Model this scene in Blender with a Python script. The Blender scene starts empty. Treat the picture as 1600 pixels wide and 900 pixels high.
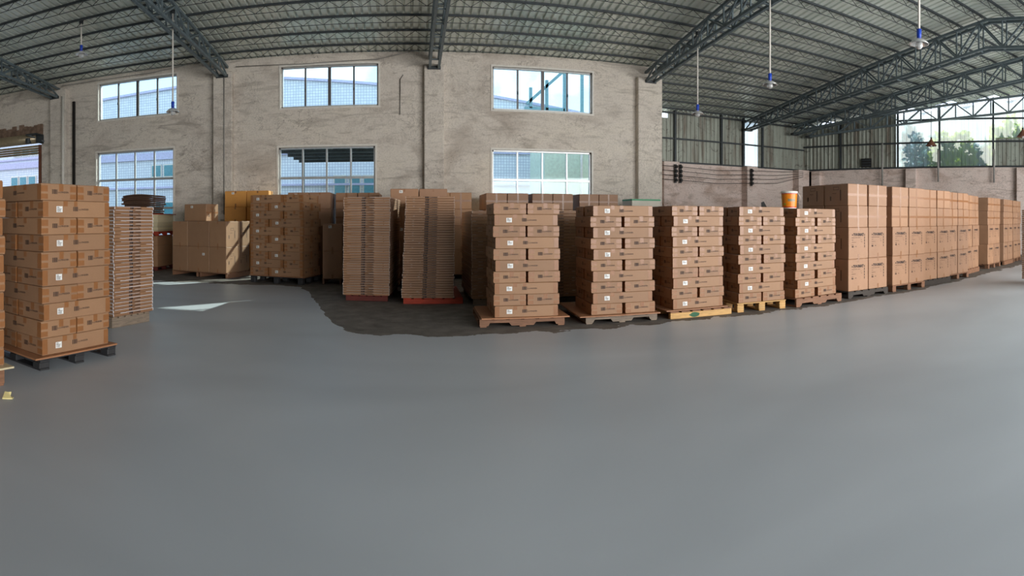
import bpy, bmesh, random
from math import sin, cos, tan, pi, radians, atan2, sqrt, hypot
from mathutils import Vector, Matrix

SC = bpy.context.scene
COL = SC.collection
rnd = random.Random(7)

# ------------------------------------------------------------------ camera, sky, sun, exposure
EYE = 1.6
cam = bpy.data.cameras.new('camera')
cam.type = 'PANO'
cam.panorama_type = 'CENTRAL_CYLINDRICAL'
cam.central_cylindrical_range_u_min = -800 / 868
cam.central_cylindrical_range_u_max = 800 / 868
cam.central_cylindrical_range_v_min = -556 / 868
cam.central_cylindrical_range_v_max = 344 / 868
cam.central_cylindrical_radius = 1.0
camo = bpy.data.objects.new('camera', cam)
camo.location = (0, 0, EYE)
camo.rotation_euler = (pi / 2, 0, -160 / 868)
COL.objects.link(camo)
SC.camera = camo

SC.view_settings.view_transform = 'Standard'
SC.view_settings.look = 'None'
SC.view_settings.gamma = 1
SC.view_settings.use_curve_mapping = False
SC.view_settings.exposure = 0.0
SC.cycles.use_denoising = True
SC.cycles.max_bounces = 10
SC.cycles.diffuse_bounces = 5
SC.cycles.transparent_max_bounces = 16
SC.cycles.sample_clamp_indirect = 6
SC.cycles.caustics_reflective = False
SC.cycles.caustics_refractive = False

SKY_STRENGTH = 2.5
world = bpy.data.worlds.new('sky')
SC.world = world
world.use_nodes = True
wn, wl = world.node_tree.nodes, world.node_tree.links
wn.clear()
wo = wn.new('ShaderNodeOutputWorld')
bg = wn.new('ShaderNodeBackground')
bg.inputs['Strength'].default_value = SKY_STRENGTH
tc = wn.new('ShaderNodeTexCoord')
sep = wn.new('ShaderNodeSeparateXYZ')
wl.new(tc.outputs['Generated'], sep.inputs[0])
gr = wn.new('ShaderNodeValToRGB')
gr.color_ramp.elements[0].position = 0.0
gr.color_ramp.elements[0].color = (0.62, 0.74, 0.86, 1)
gr.color_ramp.elements[1].position = 0.7
gr.color_ramp.elements[1].color = (0.16, 0.33, 0.66, 1)
wl.new(sep.outputs['Z'], gr.inputs[0])
cl = wn.new('ShaderNodeTexNoise')
cl.inputs['Scale'].default_value = 5.0
cl.inputs['Detail'].default_value = 8
cl.inputs['Roughness'].default_value = 0.55
wl.new(tc.outputs['Generated'], cl.inputs['Vector'])
cr = wn.new('ShaderNodeValToRGB')
cr.color_ramp.elements[0].position = 0.46
cr.color_ramp.elements[1].position = 0.62
wl.new(cl.outputs[0], cr.inputs[0])
mx = wn.new('ShaderNodeMixRGB')
mx.inputs[2].default_value = (0.95, 0.96, 0.98, 1)
wl.new(cr.outputs[0], mx.inputs[0])
wl.new(gr.outputs[0], mx.inputs[1])
wl.new(mx.outputs[0], bg.inputs[0])
wl.new(bg.outputs[0], wo.inputs[0])

sun = bpy.data.lights.new('sun', 'SUN')
sun.energy = 9.0
sun.angle = radians(0.6)
sun.color = (1.0, 0.93, 0.82)
suno = bpy.data.objects.new('sun', sun)
suno.rotation_euler = Vector((-0.65, -0.76, -0.575)).to_track_quat('-Z', 'Y').to_euler()
suno.location = (20, 40, 30)
COL.objects.link(suno)


def area(name, loc, aim, sx, sy, power, color):
    l = bpy.data.lights.new(name, 'AREA')
    l.shape = 'RECTANGLE'
    l.size, l.size_y = sx, sy
    l.energy = power
    l.color = color
    o = bpy.data.objects.new(name, l)
    o.location = loc
    o.rotation_euler = (Vector(aim) - Vector(loc)).to_track_quat('-Z', 'Y').to_euler()
    COL.objects.link(o)


# area lamp added behind the camera, standing in for daylight through an assumed bay
area('front_fill', (12.6, -5.7, 2.6), (3, 9, 1.8), 20, 4.4, 3350, (1.0, 0.97, 0.93))


# ------------------------------------------------------------------ materials
def C3(r, g, b):
    """sRGB 0-255 -> linear"""
    f = lambda v: (v / 255) / 12.92 if v / 255 <= 0.04045 else ((v / 255 + 0.055) / 1.055) ** 2.4
    return (f(r), f(g), f(b), 1)


class NT:
    def __init__(s, name):
        s.m = bpy.data.materials.new(name)
        s.m.use_nodes = True
        s.n, s.l = s.m.node_tree.nodes, s.m.node_tree.links
        s.n.clear()
        s.out = s.n.new('ShaderNodeOutputMaterial')
        s.tc = None

    def node(s, t, **kw):
        n = s.n.new(t)
        for k, v in kw.items():
            if hasattr(n, k):
                setattr(n, k, v)
            else:
                n.inputs[k].default_value = v
        return n

    def coord(s, kind='Object', scale=(1, 1, 1)):
        if s.tc is None:
            s.tc = s.n.new('ShaderNodeTexCoord')
        mp = s.n.new('ShaderNodeMapping')
        mp.inputs['Scale'].default_value = scale
        s.l.new(s.tc.outputs[kind], mp.inputs[0])
        return mp.outputs[0]

    def world_pos(s, scale=(1, 1, 1)):
        g = s.n.new('ShaderNodeNewGeometry')
        mp = s.n.new('ShaderNodeMapping')
        mp.inputs['Scale'].default_value = scale
        s.l.new(g.outputs['Position'], mp.inputs[0])
        return mp.outputs[0]

    def noise(s, vec, scale, detail=4, rough=0.55, dist=0):
        n = s.n.new('ShaderNodeTexNoise')
        n.inputs['Scale'].default_value = scale
        n.inputs['Detail'].default_value = detail
        n.inputs['Roughness'].default_value = rough
        n.inputs['Distortion'].default_value = dist
        s.l.new(vec, n.inputs['Vector'])
        return n.outputs[0]

    def ramp(s, fac, stops):
        r = s.n.new('ShaderNodeValToRGB')
        e = r.color_ramp.elements
        while len(e) < len(stops):
            e.new(0.5)
        for el, (p, c) in zip(e, stops):
            el.position = p
            el.color = c if len(c) == 4 else (*c, 1)
        s.l.new(fac, r.inputs[0])
        return r.outputs[0]

    def mix(s, fac, a, b, mode='MIX'):
        m = s.n.new('ShaderNodeMixRGB')
        m.blend_type = mode
        for i, v in ((0, fac), (1, a), (2, b)):
            if isinstance(v, (int, float)):
                m.inputs[i].default_value = v
            elif isinstance(v, tuple):
                m.inputs[i].default_value = v
            else:
                s.l.new(v, m.inputs[i])
        return m.outputs[0]

    def math(s, op, a, b=0.0):
        m = s.n.new('ShaderNodeMath')
        m.operation = op
        for i, v in ((0, a), (1, b)):
            if isinstance(v, (int, float)):
                m.inputs[i].default_value = v
            else:
                s.l.new(v, m.inputs[i])
        return m.outputs[0]

    def bsdf(s, color, rough=0.6, metal=0.0, bump=None, bstr=0.2, bdist=0.01, spec=0.5, coat=0.0):
        b = s.n.new('ShaderNodeBsdfPrincipled')
        for k, v in (('Base Color', color), ('Roughness', rough), ('Metallic', metal), ('Specular IOR Level', spec), ('Coat Weight', coat)):
            if isinstance(v, (int, float, tuple)):
                b.inputs[k].default_value = v
            else:
                s.l.new(v, b.inputs[k])
        if bump is not None:
            bp = s.n.new('ShaderNodeBump')
            bp.inputs['Strength'].default_value = bstr
            bp.inputs['Distance'].default_value = bdist
            s.l.new(bump, bp.inputs['Height'])
            s.l.new(bp.outputs[0], b.inputs['Normal'])
        s.l.new(b.outputs[0], s.out.inputs[0])
        return b


M = {}


def plain(name, rgb, rough=0.6, metal=0.0, var=0.12, scale=9, spec=0.5):
    t = NT(name)
    v = t.noise(t.coord(), scale, 5)
    a = tuple(c * (1 - var) for c in rgb[:3]) + (1,)
    b = tuple(min(1, c * (1 + var)) for c in rgb[:3]) + (1,)
    t.bsdf(t.ramp(v, [(0.3, a), (0.7, b)]), rough, metal, v, 0.06, 0.01, spec)
    M[name] = t.m
    return t.m


def carton_mat(name, rgb, rough=0.55, coat=0.0):
    t = NT(name)
    co = t.coord()
    fib = t.noise(t.coord(scale=(6, 6, 60)), 6, 6, 0.6)
    blot = t.noise(co, 2.2, 3)
    oi = t.n.new('ShaderNodeObjectInfo')
    lo = tuple(c * 0.86 for c in rgb[:3]) + (1,)
    hi = tuple(c * 1.12 for c in rgb[:3]) + (1,)
    c = t.ramp(t.math('ADD', t.math('MULTIPLY', fib, 0.45), t.math('MULTIPLY', blot, 0.55)), [(0.3, lo), (0.7, hi)])
    r = t.ramp(oi.outputs['Random'], [(0.0, (0.90, 0.90, 0.91, 1)), (0.5, (1, 1, 1, 1)), (1.0, (1.07, 1.06, 1.03, 1))])
    c = t.mix(1.0, c, r, 'MULTIPLY')
    t.bsdf(c, rough, 0, fib, 0.08, 0.004, 0.4, coat)
    M[name] = t.m


CART = C3(156, 120, 91)
carton_mat('carton', CART)
carton_mat('carton_wrapped', C3(154, 116, 87), 0.45, 0.12)
carton_mat('carton_tall', C3(168, 129, 101))
carton_mat('carton_pale', C3(174, 132, 98))
carton_mat('carton_orange_lit', C3(220, 158, 84), 0.5)  # warm window light put into the carton colour
carton_mat('carton_white', C3(232, 226, 210), 0.55)
carton_mat('carton_dark', C3(92, 68, 54), 0.8)
plain('tape', C3(146, 98, 60), 0.34, 0, 0.08)
plain('tape_wide', C3(146, 102, 68), 0.3, 0, 0.08)
plain('film', C3(206, 190, 180), 0.15, 0, 0.1)
plain('film_bright', C3(240, 238, 242), 0.12, 0, 0.05)
plain('ink', C3(58, 42, 38), 0.7, 0, 0.1)
plain('sticker', C3(238, 238, 236), 0.5, 0, 0.04)
plain('black_plastic', C3(52, 52, 54), 0.5)
plain('steel_paint', C3(104, 118, 124), 0.45, 0.2, 0.2)
plain('steel_dark', C3(58, 64, 68), 0.5, 0.2, 0.2)
plain('alu', C3(196, 200, 202), 0.35, 0.5, 0.1)
plain('alu_dark', C3(110, 108, 110), 0.4, 0.4, 0.1)
plain('white_paint', C3(226, 222, 214), 0.55, 0, 0.08)
plain('cable_black', C3(26, 24, 24), 0.5)
plain('pipe_grey', C3(150, 148, 144), 0.45)
plain('green_edge', C3(40, 150, 100), 0.4)
plain('green_paint', C3(30, 92, 58), 0.6)
plain('bucket_orange', C3(238, 140, 22), 0.35, 0, 0.08, 30)
plain('bucket_red', C3(216, 58, 24), 0.35, 0, 0.05)
plain('bucket_white', C3(240, 238, 230), 0.35, 0, 0.03)
plain('bucket_yellow', C3(246, 200, 90), 0.35, 0, 0.05)
plain('bucket_green', C3(30, 150, 70), 0.35, 0, 0.05)
plain('bucket_grey', C3(150, 140, 110), 0.35, 0, 0.15, 60)
plain('lime', C3(120, 210, 60), 0.35, 0, 0.05)
plain('blue_plastic', C3(28, 70, 190), 0.4)
plain('rust_shade', C3(120, 78, 60), 0.5, 0.2, 0.2)
plain('paper_yellow', C3(240, 225, 160), 0.7, 0, 0.06)
plain('bark', C3(80, 62, 46), 0.9, 0, 0.3)


def wood(name, rgb, var=0.3, rough=0.7):
    t = NT(name)
    g = t.noise(t.coord(scale=(1.2, 9, 9)), 5, 6, 0.65, 0.6)
    oi = t.n.new('ShaderNodeObjectInfo')
    a = tuple(c * (1 - var) for c in rgb[:3]) + (1,)
    b = tuple(min(1, c * (1 + var)) for c in rgb[:3]) + (1,)
    c = t.ramp(g, [(0.3, a), (0.7, b)])
    c = t.mix(1.0, c, t.ramp(oi.outputs['Random'], [(0, (0.82, 0.82, 0.82, 1)), (1, (1.1, 1.08, 1.05, 1))]), 'MULTIPLY')
    t.bsdf(c, rough, 0, g, 0.15, 0.004)
    M[name] = t.m


wood('wood_brown', C3(136, 98, 74))
wood('wood_pale', C3(206, 164, 106), 0.2)
wood('wood_grey', C3(140, 124, 108))
wood('wood_red', C3(176, 62, 38), 0.25)
wood('wood_darkred', C3(108, 44, 36), 0.25)
wood('wood_black', C3(62, 54, 48), 0.25)
wood('hardboard', C3(168, 118, 84), 0.12, 0.5)
wood('board_cream', C3(226, 212, 176), 0.08, 0.5)


def leaf_mat(name, rgb):
    t = NT(name)
    v = t.noise(t.world_pos(), 3, 3)
    c = t.ramp(v, [(0.3, tuple(x * 0.6 for x in rgb[:3]) + (1,)), (0.7, tuple(min(1, x * 1.3) for x in rgb[:3]) + (1,))])
    d = t.n.new('ShaderNodeBsdfDiffuse')
    tr = t.n.new('ShaderNodeBsdfTranslucent')
    ms = t.n.new('ShaderNodeMixShader')
    ms.inputs[0].default_value = 0.7
    for nn in (d, tr):
        t.l.new(c, nn.inputs[0])
    t.l.new(d.outputs[0], ms.inputs[1])
    t.l.new(tr.outputs[0], ms.inputs[2])
    t.l.new(ms.outputs[0], t.out.inputs[0])
    M[name] = t.m


leaf_mat('leaf_green', C3(165, 195, 60))
leaf_mat('leaf_blue_reflect', C3(130, 170, 175))  # bluish reflections put into the leaf colour


def concrete_wall(name, base, dark, warm):
    t = NT(name)
    p = t.world_pos()
    big = t.noise(t.world_pos((0.6, 0.6, 1.0)), 0.9, 6, 0.6, 0.8)
    streak = t.noise(t.world_pos((0.7, 0.7, 2.2)), 1.6, 8, 0.68, 1.6)
    fine = t.noise(p, 22, 6, 0.7)
    c = t.ramp(big, [(0.26, dark), (0.46, base), (0.75, warm)])
    c = t.mix(t.ramp(streak, [(0.56, (0, 0, 0, 1)), (0.74, (0.8, 0.8, 0.8, 1))]), c, tuple(x * .8 for x in dark[:3]) + (1,))
    c = t.mix(t.ramp(fine, [(0.3, (0.35, 0.35, 0.35, 1)), (0.55, (0, 0, 0, 1))]), c, tuple(x * 0.55 for x in dark[:3]) + (1,))
    # wispy scratches, creeper remains and soot smears
    w1 = t.noise(t.world_pos((1.0, 1.0, 1.5)), 1.15, 9, 0.62, 2.6)
    line = t.ramp(t.math('ABSOLUTE', t.math('SUBTRACT', w1, 0.5)), [(0.0, (1, 1, 1, 1)), (0.014, (0, 0, 0, 1))])
    w2 = t.noise(t.world_pos((1.3, 1.3, 0.7)), 2.1, 8, 0.66, 3.2)
    line2 = t.ramp(t.math('ABSOLUTE', t.math('SUBTRACT', w2, 0.52)), [(0.0, (1, 1, 1, 1)), (0.010, (0, 0, 0, 1))])
    mask = t.ramp(t.noise(p, 0.75, 5, 0.6), [(0.50, (0, 0, 0, 1)), (0.60, (1, 1, 1, 1))])
    mask2 = t.ramp(t.noise(t.world_pos((1, 1, .6)), 0.55, 5, 0.6), [(0.52, (0, 0, 0, 1)), (0.60, (1, 1, 1, 1))])
    fac = t.math('MAXIMUM', t.math('MULTIPLY', line, mask), t.math('MULTIPLY', line2, mask2))
    c = t.mix(t.math('MULTIPLY', fac, 0.72), c, C3(70, 60, 52))
    smear = t.ramp(t.noise(t.world_pos((.55, .55, 2.6)), 1.3, 7, 0.6, 1.2), [(0.54, (0, 0, 0, 1)), (0.70, (.55, .55, .55, 1))])
    c = t.mix(smear, c, tuple(x * .62 for x in dark[:3]) + (1,))
    bh = t.math('ADD', t.math('MULTIPLY', streak, 0.6), t.math('MULTIPLY', fine, 0.25))
    t.bsdf(c, 0.9, 0, bh, 0.55, 0.05, 0.2)
    M[name] = t.m


concrete_wall('plaster', C3(222, 214, 204), C3(184, 173, 162), C3(228, 220, 207))
concrete_wall('plaster_pink', C3(236, 218, 210), C3(186, 158, 142), C3(238, 224, 216))

# floor: smooth grey coating, bare dusty concrete under the goods
t = NT('floor')
p = t.world_pos()
sx = t.n.new('ShaderNodeSeparateXYZ')
t.l.new(p, sx.inputs[0])
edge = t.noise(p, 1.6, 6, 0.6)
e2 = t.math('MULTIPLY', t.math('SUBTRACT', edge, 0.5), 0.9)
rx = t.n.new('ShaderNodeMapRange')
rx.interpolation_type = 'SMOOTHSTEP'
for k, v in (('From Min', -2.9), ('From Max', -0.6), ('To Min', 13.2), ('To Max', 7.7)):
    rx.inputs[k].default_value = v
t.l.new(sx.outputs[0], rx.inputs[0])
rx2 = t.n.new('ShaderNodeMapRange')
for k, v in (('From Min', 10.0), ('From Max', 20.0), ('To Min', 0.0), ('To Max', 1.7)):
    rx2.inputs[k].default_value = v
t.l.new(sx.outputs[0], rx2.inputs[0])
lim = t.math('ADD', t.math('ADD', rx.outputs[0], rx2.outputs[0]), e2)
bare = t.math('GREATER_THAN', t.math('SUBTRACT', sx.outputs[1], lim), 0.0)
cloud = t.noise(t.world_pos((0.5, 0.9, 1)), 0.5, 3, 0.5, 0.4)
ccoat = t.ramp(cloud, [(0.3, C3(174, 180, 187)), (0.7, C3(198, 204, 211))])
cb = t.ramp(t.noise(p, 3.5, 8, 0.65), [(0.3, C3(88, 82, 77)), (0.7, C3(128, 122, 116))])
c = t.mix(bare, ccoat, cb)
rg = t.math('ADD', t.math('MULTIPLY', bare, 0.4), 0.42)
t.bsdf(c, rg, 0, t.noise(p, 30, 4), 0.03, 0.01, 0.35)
M['floor'] = t.m

# galvanised roof and wall sheets
t = NT('roof_sheet')
v = t.noise(t.world_pos((1.0, 0.25, 1)), 2.5, 6, 0.6)
oi = t.n.new('ShaderNodeObjectInfo')
c = t.ramp(v, [(0.3, C3(212, 221, 214)), (0.7, C3(240, 245, 239))])
c = t.mix(1.0, c, t.ramp(oi.outputs['Random'], [(0, (0.88, 0.9, 0.88, 1)), (1, (1.05, 1.05, 1.03, 1))]), 'MULTIPLY')
t.bsdf(c, 0.33, 0.3, v, 0.05, 0.01)
M['roof_sheet'] = t.m
t = NT('wall_sheet')
p = t.world_pos((3, 3, 0.22))
st = t.noise(p, 1.3, 6, 0.65)
bl = t.noise(t.world_pos(), 2.6, 7, 0.7, 1.5)
c = t.ramp(st, [(0.32, C3(112, 98, 86)), (0.48, C3(156, 160, 150)), (0.7, C3(180, 188, 178))])
c = t.mix(t.ramp(bl, [(0.56, (0, 0, 0, 1)), (0.68, (0.7, 0.7, 0.7, 1))]), c, C3(70, 62, 56))
t.bsdf(c, 0.5, 0.3, st, 0.05, 0.01)
M['wall_sheet'] = t.m
t = NT('translucent_sheet')
col = t.ramp(t.noise(t.world_pos((3, 3, 0.3)), 1.2, 4), [(0.3, (0.42, 0.47, 0.47, 1)), (0.7, (0.58, 0.62, 0.61, 1))])
tp = t.n.new('ShaderNodeBsdfTransparent')
tl = t.n.new('ShaderNodeBsdfTranslucent')
gl = t.n.new('ShaderNodeBsdfGlossy')
gl.inputs['Roughness'].default_value = 0.2
t.l.new(col, tp.inputs[0])
t.l.new(col, tl.inputs[0])
m1 = t.n.new('ShaderNodeMixShader')
m1.inputs[0].default_value = 0.46
t.l.new(tp.outputs[0], m1.inputs[1])
t.l.new(tl.outputs[0], m1.inputs[2])
m2 = t.n.new('ShaderNodeMixShader')
m2.inputs[0].default_value = 0.04
t.l.new(m1.outputs[0], m2.inputs[1])
t.l.new(gl.outputs[0], m2.inputs[2])
t.l.new(m2.outputs[0], t.out.inputs[0])
M['translucent_sheet'] = t.m
t = NT('glass')
tp = t.n.new('ShaderNodeBsdfTransparent')
tp.inputs[0].default_value = (0.86, 0.95, 0.96, 1)
gl = t.n.new('ShaderNodeBsdfGlossy')
gl.inputs['Roughness'].default_value = 0.03
fr = t.n.new('ShaderNodeLayerWeight')
m1 = t.n.new('ShaderNodeMixShader')
t.l.new(t.math('ADD', t.math('MULTIPLY', t.math('POWER', fr.outputs['Facing'], 4.0), 0.5), 0.03), m1.inputs[0])
t.l.new(tp.outputs[0], m1.inputs[1])
t.l.new(gl.outputs[0], m1.inputs[2])
t.l.new(m1.outputs[0], t.out.inputs[0])
M['glass'] = t.m
t = NT('lamp_glass')
b = t.bsdf((0.9, 0.92, 0.93, 1), 0.1)
b.inputs['Transmission Weight'].default_value = 0.6
M['lamp_glass'] = t.m
# facade tiles (each tile is far below a pixel-wide joint: flat pattern)
t = NT('facade_tile')
br = t.n.new('ShaderNodeTexBrick')
br.offset = 0
br.inputs['Color1'].default_value = C3(236, 240, 246)
br.inputs['Color2'].default_value = C3(222, 228, 238)
br.inputs['Mortar'].default_value = C3(176, 190, 208)
br.inputs['Scale'].default_value = 1
br.inputs['Mortar Size'].default_value = 0.012
br.inputs['Brick Width'].default_value = 0.14
br.inputs['Row Height'].default_value = 0.14
mp = t.n.new('ShaderNodeMapping')
mp.inputs['Rotation'].default_value = (pi / 2, 0, 0)
gg = t.n.new('ShaderNodeNewGeometry')
t.l.new(gg.outputs['Position'], mp.inputs[0])
t.l.new(mp.outputs[0], br.inputs['Vector'])
t.bsdf(br.outputs[0], 0.4)
M['facade_tile'] = t.m
plain('facade_band', C3(196, 196, 226), 0.5)
plain('facade_green', C3(214, 232, 214), 0.6)
plain('far_glass', C3(90, 150, 165), 0.15, 0, 0.2)
plain('gantry', C3(110, 150, 160), 0.5)
plain('yard', C3(128, 126, 120), 0.9, 0, 0.1, 2)
plain('broken_concrete', C3(128, 106, 90), 0.95, 0, 0.35, 7)
plain('shutter', C3(160, 146, 120), 0.35, 0.4, 0.15)


# ------------------------------------------------------------------ mesh helpers
class MB:
    def __init__(s):
        s.v, s.f = [], []

    def box(s, c, d, rz=0.0):
        x, y, z = c
        a, b, h = d[0] / 2, d[1] / 2, d[2] / 2
        k = len(s.v)
        for dz in (-h, h):
            for dx, dy in ((-a, -b), (a, -b), (a, b), (-a, b)):
                s.v.append((x + dx * cos(rz) - dy * sin(rz), y + dx * sin(rz) + dy * cos(rz), z + dz))
        for q in ((3, 2, 1, 0), (4, 5, 6, 7), (0, 1, 5, 4), (1, 2, 6, 5), (2, 3, 7, 6), (3, 0, 4, 7)):
            s.f.append(tuple(k + i for i in q))
        return s

    def bar(s, p, q, w, h=None):
        p, q = Vector(p), Vector(q)
        h = h or w
        d = (q - p).normalized()
        up = Vector((0, 0, 1)) if abs(d.z) < 0.95 else Vector((0, 1, 0))
        a = d.cross(up).normalized() * (w / 2)
        b = a.cross(d).normalized() * (h / 2)
        k = len(s.v)
        for o in (p, q):
            for sa, sb in ((-1, -1), (1, -1), (1, 1), (-1, 1)):
                s.v.append(tuple(o + a * sa + b * sb))
        for f in ((3, 2, 1, 0), (4, 5, 6, 7), (0, 1, 5, 4), (1, 2, 6, 5), (2, 3, 7, 6), (3, 0, 4, 7)):
            s.f.append(tuple(k + i for i in f))
        return s

    def quad(s, *pts):
        k = len(s.v)
        s.v += [tuple(p) for p in pts]
        s.f.append(tuple(range(k, k + len(pts))))
        return s

    def lathe(s, prof, n=20, c=(0, 0, 0)):
        k = len(s.v)
        for r, z in prof:
            for i in range(n):
                a = 2 * pi * i / n
                s.v.append((c[0] + r * cos(a), c[1] + r * sin(a), c[2] + z))
        for j in range(len(prof) - 1):
            for i in range(n):
                i2 = (i + 1) % n
                s.f.append((k + j * n + i, k + j * n + i2, k + (j + 1) * n + i2, k + (j + 1) * n + i))
        return s

    def tube(s, pts, r, n=6):
        k = len(s.v)
        pts = [Vector(p) for p in pts]
        for j, p in enumerate(pts):
            d = (pts[min(j + 1, len(pts) - 1)] - pts[max(j - 1, 0)]).normalized()
            up = Vector((0, 0, 1)) if abs(d.z) < 0.9 else Vector((1, 0, 0))
            a = d.cross(up).normalized()
            b = a.cross(d)
            for i in range(n):
                t_ = 2 * pi * i / n
                s.v.append(tuple(p + a * r * cos(t_) + b * r * sin(t_)))
        for j in range(len(pts) - 1):
            for i in range(n):
                i2 = (i + 1) % n
                s.f.append((k + j * n + i, k + j * n + i2, k + (j + 1) * n + i2, k + (j + 1) * n + i))
        s.f.append(tuple(k + i for i in range(n))[::-1])
        s.f.append(tuple(k + (len(pts) - 1) * n + i for i in range(n)))
        return s

    def mesh(s, name, mats, smooth=False):
        me = bpy.data.meshes.new(name)
        me.from_pydata(s.v, [], s.f)
        for m in (mats if isinstance(mats, (list, tuple)) else [mats]):
            me.materials.append(M[m])
        if smooth:
            me.polygons.foreach_set('use_smooth', [True] * len(me.polygons))
        me.update()
        return me


def ob(name, me, parent=None, loc=(0, 0, 0), rz=0.0, kind=None, label=None, cat=None, group=None):
    o = bpy.data.objects.new(name, me)
    o.location = loc
    o.rotation_euler = (0, 0, rz)
    COL.objects.link(o)
    if parent:
        o.parent = parent
    if kind:
        o['kind'] = kind
    if label:
        o['label'] = label
    if cat:
        o['category'] = cat
    if group:
        o['group'] = group
    return o


def struct(name, me, **kw):
    return ob(name, me, kind='structure', **kw)


CACHE = {}


def bev_box(dx, dy, dz, mat, b=0.006, bulge=0.0):
    key = ('bb', round(dx, 3), round(dy, 3), round(dz, 3), mat, b, bulge)
    if key not in CACHE:
        bm = bmesh.new()
        bmesh.ops.create_cube(bm, size=1)
        bmesh.ops.scale(bm, vec=(dx, dy, dz), verts=bm.verts)
        bmesh.ops.translate(bm, vec=(0, 0, dz / 2), verts=bm.verts)
        bmesh.ops.bevel(bm, geom=bm.edges[:], offset=b, segments=1, affect='EDGES')
        me = bpy.data.meshes.new('carton')
        bm.to_mesh(me)
        bm.free()
        me.materials.append(M[mat])
        CACHE[key] = me
    return CACHE[key]


def text_mb(mb, txt, x, z, size, y=0.0, bold=0.0):
    """adds lettering in the XZ plane (facing -Y), lower left corner at x, z"""
    cu = bpy.data.curves.new('lettering', 'FONT')
    cu.body = txt
    cu.size = size
    cu.resolution_u = 1
    cu.offset = bold
    o = bpy.data.objects.new('lettering', cu)
    COL.objects.link(o)
    dg = bpy.context.evaluated_depsgraph_get()
    me = o.evaluated_get(dg).to_mesh()
    k = len(mb.v)
    w = 0
    for v in me.vertices:
        mb.v.append((x + v.co.x, y, z + v.co.y))
        w = max(w, v.co.x)
    for p_ in me.polygons:
        mb.f.append(tuple(k + i for i in p_.vertices))
    o.evaluated_get(dg).to_mesh_clear()
    bpy.data.objects.remove(o)
    bpy.data.curves.remove(cu)
    return w


def rect(mb, x0, z0, x1, z1, y=0.0):
    mb.quad((x0, y, z0), (x1, y, z0), (x1, y, z1), (x0, y, z1))


def barcode(mb, x, z, w, h):
    pat = (3, 1, 1, 2, 2, 1, 3, 1, 1, 1, 2, 1, 3, 2, 2)
    u = w / sum(pat)
    for i, q in enumerate(pat):
        if i % 2 == 0:
            rect(mb, x, z, x + q * u, z + h)
        x += q * u


mk = MB()
barcode(mk, -0.095, -0.024, 0.07, 0.05)
text_mb(mk, 'L-LONGDEN', -0.018, -0.012, 0.026, 0, 0.0006)
MARK = mk.mesh('printed_mark', 'ink')
mk = MB()
rect(mk, -0.1, -0.014, -0.075, 0.015)
rect(mk, -0.07, -0.014, -0.02, 0.015)
text_mb(mk, 'L-LONGDEN', -0.008, -0.011, 0.028, 0, 0.0016)
MARK_SLIM = mk.mesh('printed_mark', 'ink')
mk = MB()
rect(mk, -0.042, -0.033, 0.042, 0.033)
STICK = mk.mesh('address_label', 'sticker')
mk = MB()
for i, (a, b_, hh) in enumerate(((-0.032, -0.006, 0.023), (-0.032, 0.0, 0.014), (-0.032, 0.03, 0.005), (-0.032, 0.02, -0.004))):
    rect(mk, a, hh - 0.002, b_, hh + 0.002, -0.0008)
barcode(mk, -0.03, -0.026, 0.05, 0.015)
STICK_INK = mk.mesh('label_print', 'ink')
# big carton print
mk = MB()
mk.quad((-0.2, 0, 0.16), (-0.18, 0, 0.14), (-0.16, 0, 0.16), (-0.18, 0, 0.18))
text_mb(mk, 'TOUMAT', -0.15, 0.14, 0.072, 0, 0.006)
text_mb(mk, 'kitchen & bath cabinet', -0.2, 0.095, 0.028)
for zz, tt in ((0.045, 'QTY'), (0.0, 'MODEL NO'), (-0.05, 'N.W.')):
    text_mb(mk, tt, -0.2, zz, 0.024)
text_mb(mk, 'PCS', 0.06, 0.05, 0.024)
text_mb(mk, 'KGS', 0.07, 0.01, 0.024)
barcode(mk, -0.2, -0.1, 0.05, 0.035)
rect(mk, -0.1, -0.085, -0.06, -0.075)
for i in range(5):
    zz = 0.16 - i * 0.06
    rect(mk, 0.17, zz - 0.018, 0.19, zz + 0.018)
    rect(mk, 0.165, zz - 0.03, 0.195, zz - 0.026)
BIG_PRINT = mk.mesh('printed_mark', 'ink')
mk = MB()
for (a, b_, c_, d_) in ((-0.08, 0.1, 0.08, 0.106), (-0.08, 0.16, 0.08, 0.166), (-0.08, 0.1, -0.074, 0.166), (0.074, 0.1, 0.08, 0.166)):
    rect(mk, a, b_, c_, d_)
barcode(mk, -0.18, -0.12, 0.04, 0.09)
barcode(mk, 0.12, -0.12, 0.03, 0.22)
text_mb(mk, 'FRAGILE', -0.1, 0.02, 0.03)
SIDE_PRINT = mk.mesh('side_mark', 'ink')


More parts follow.
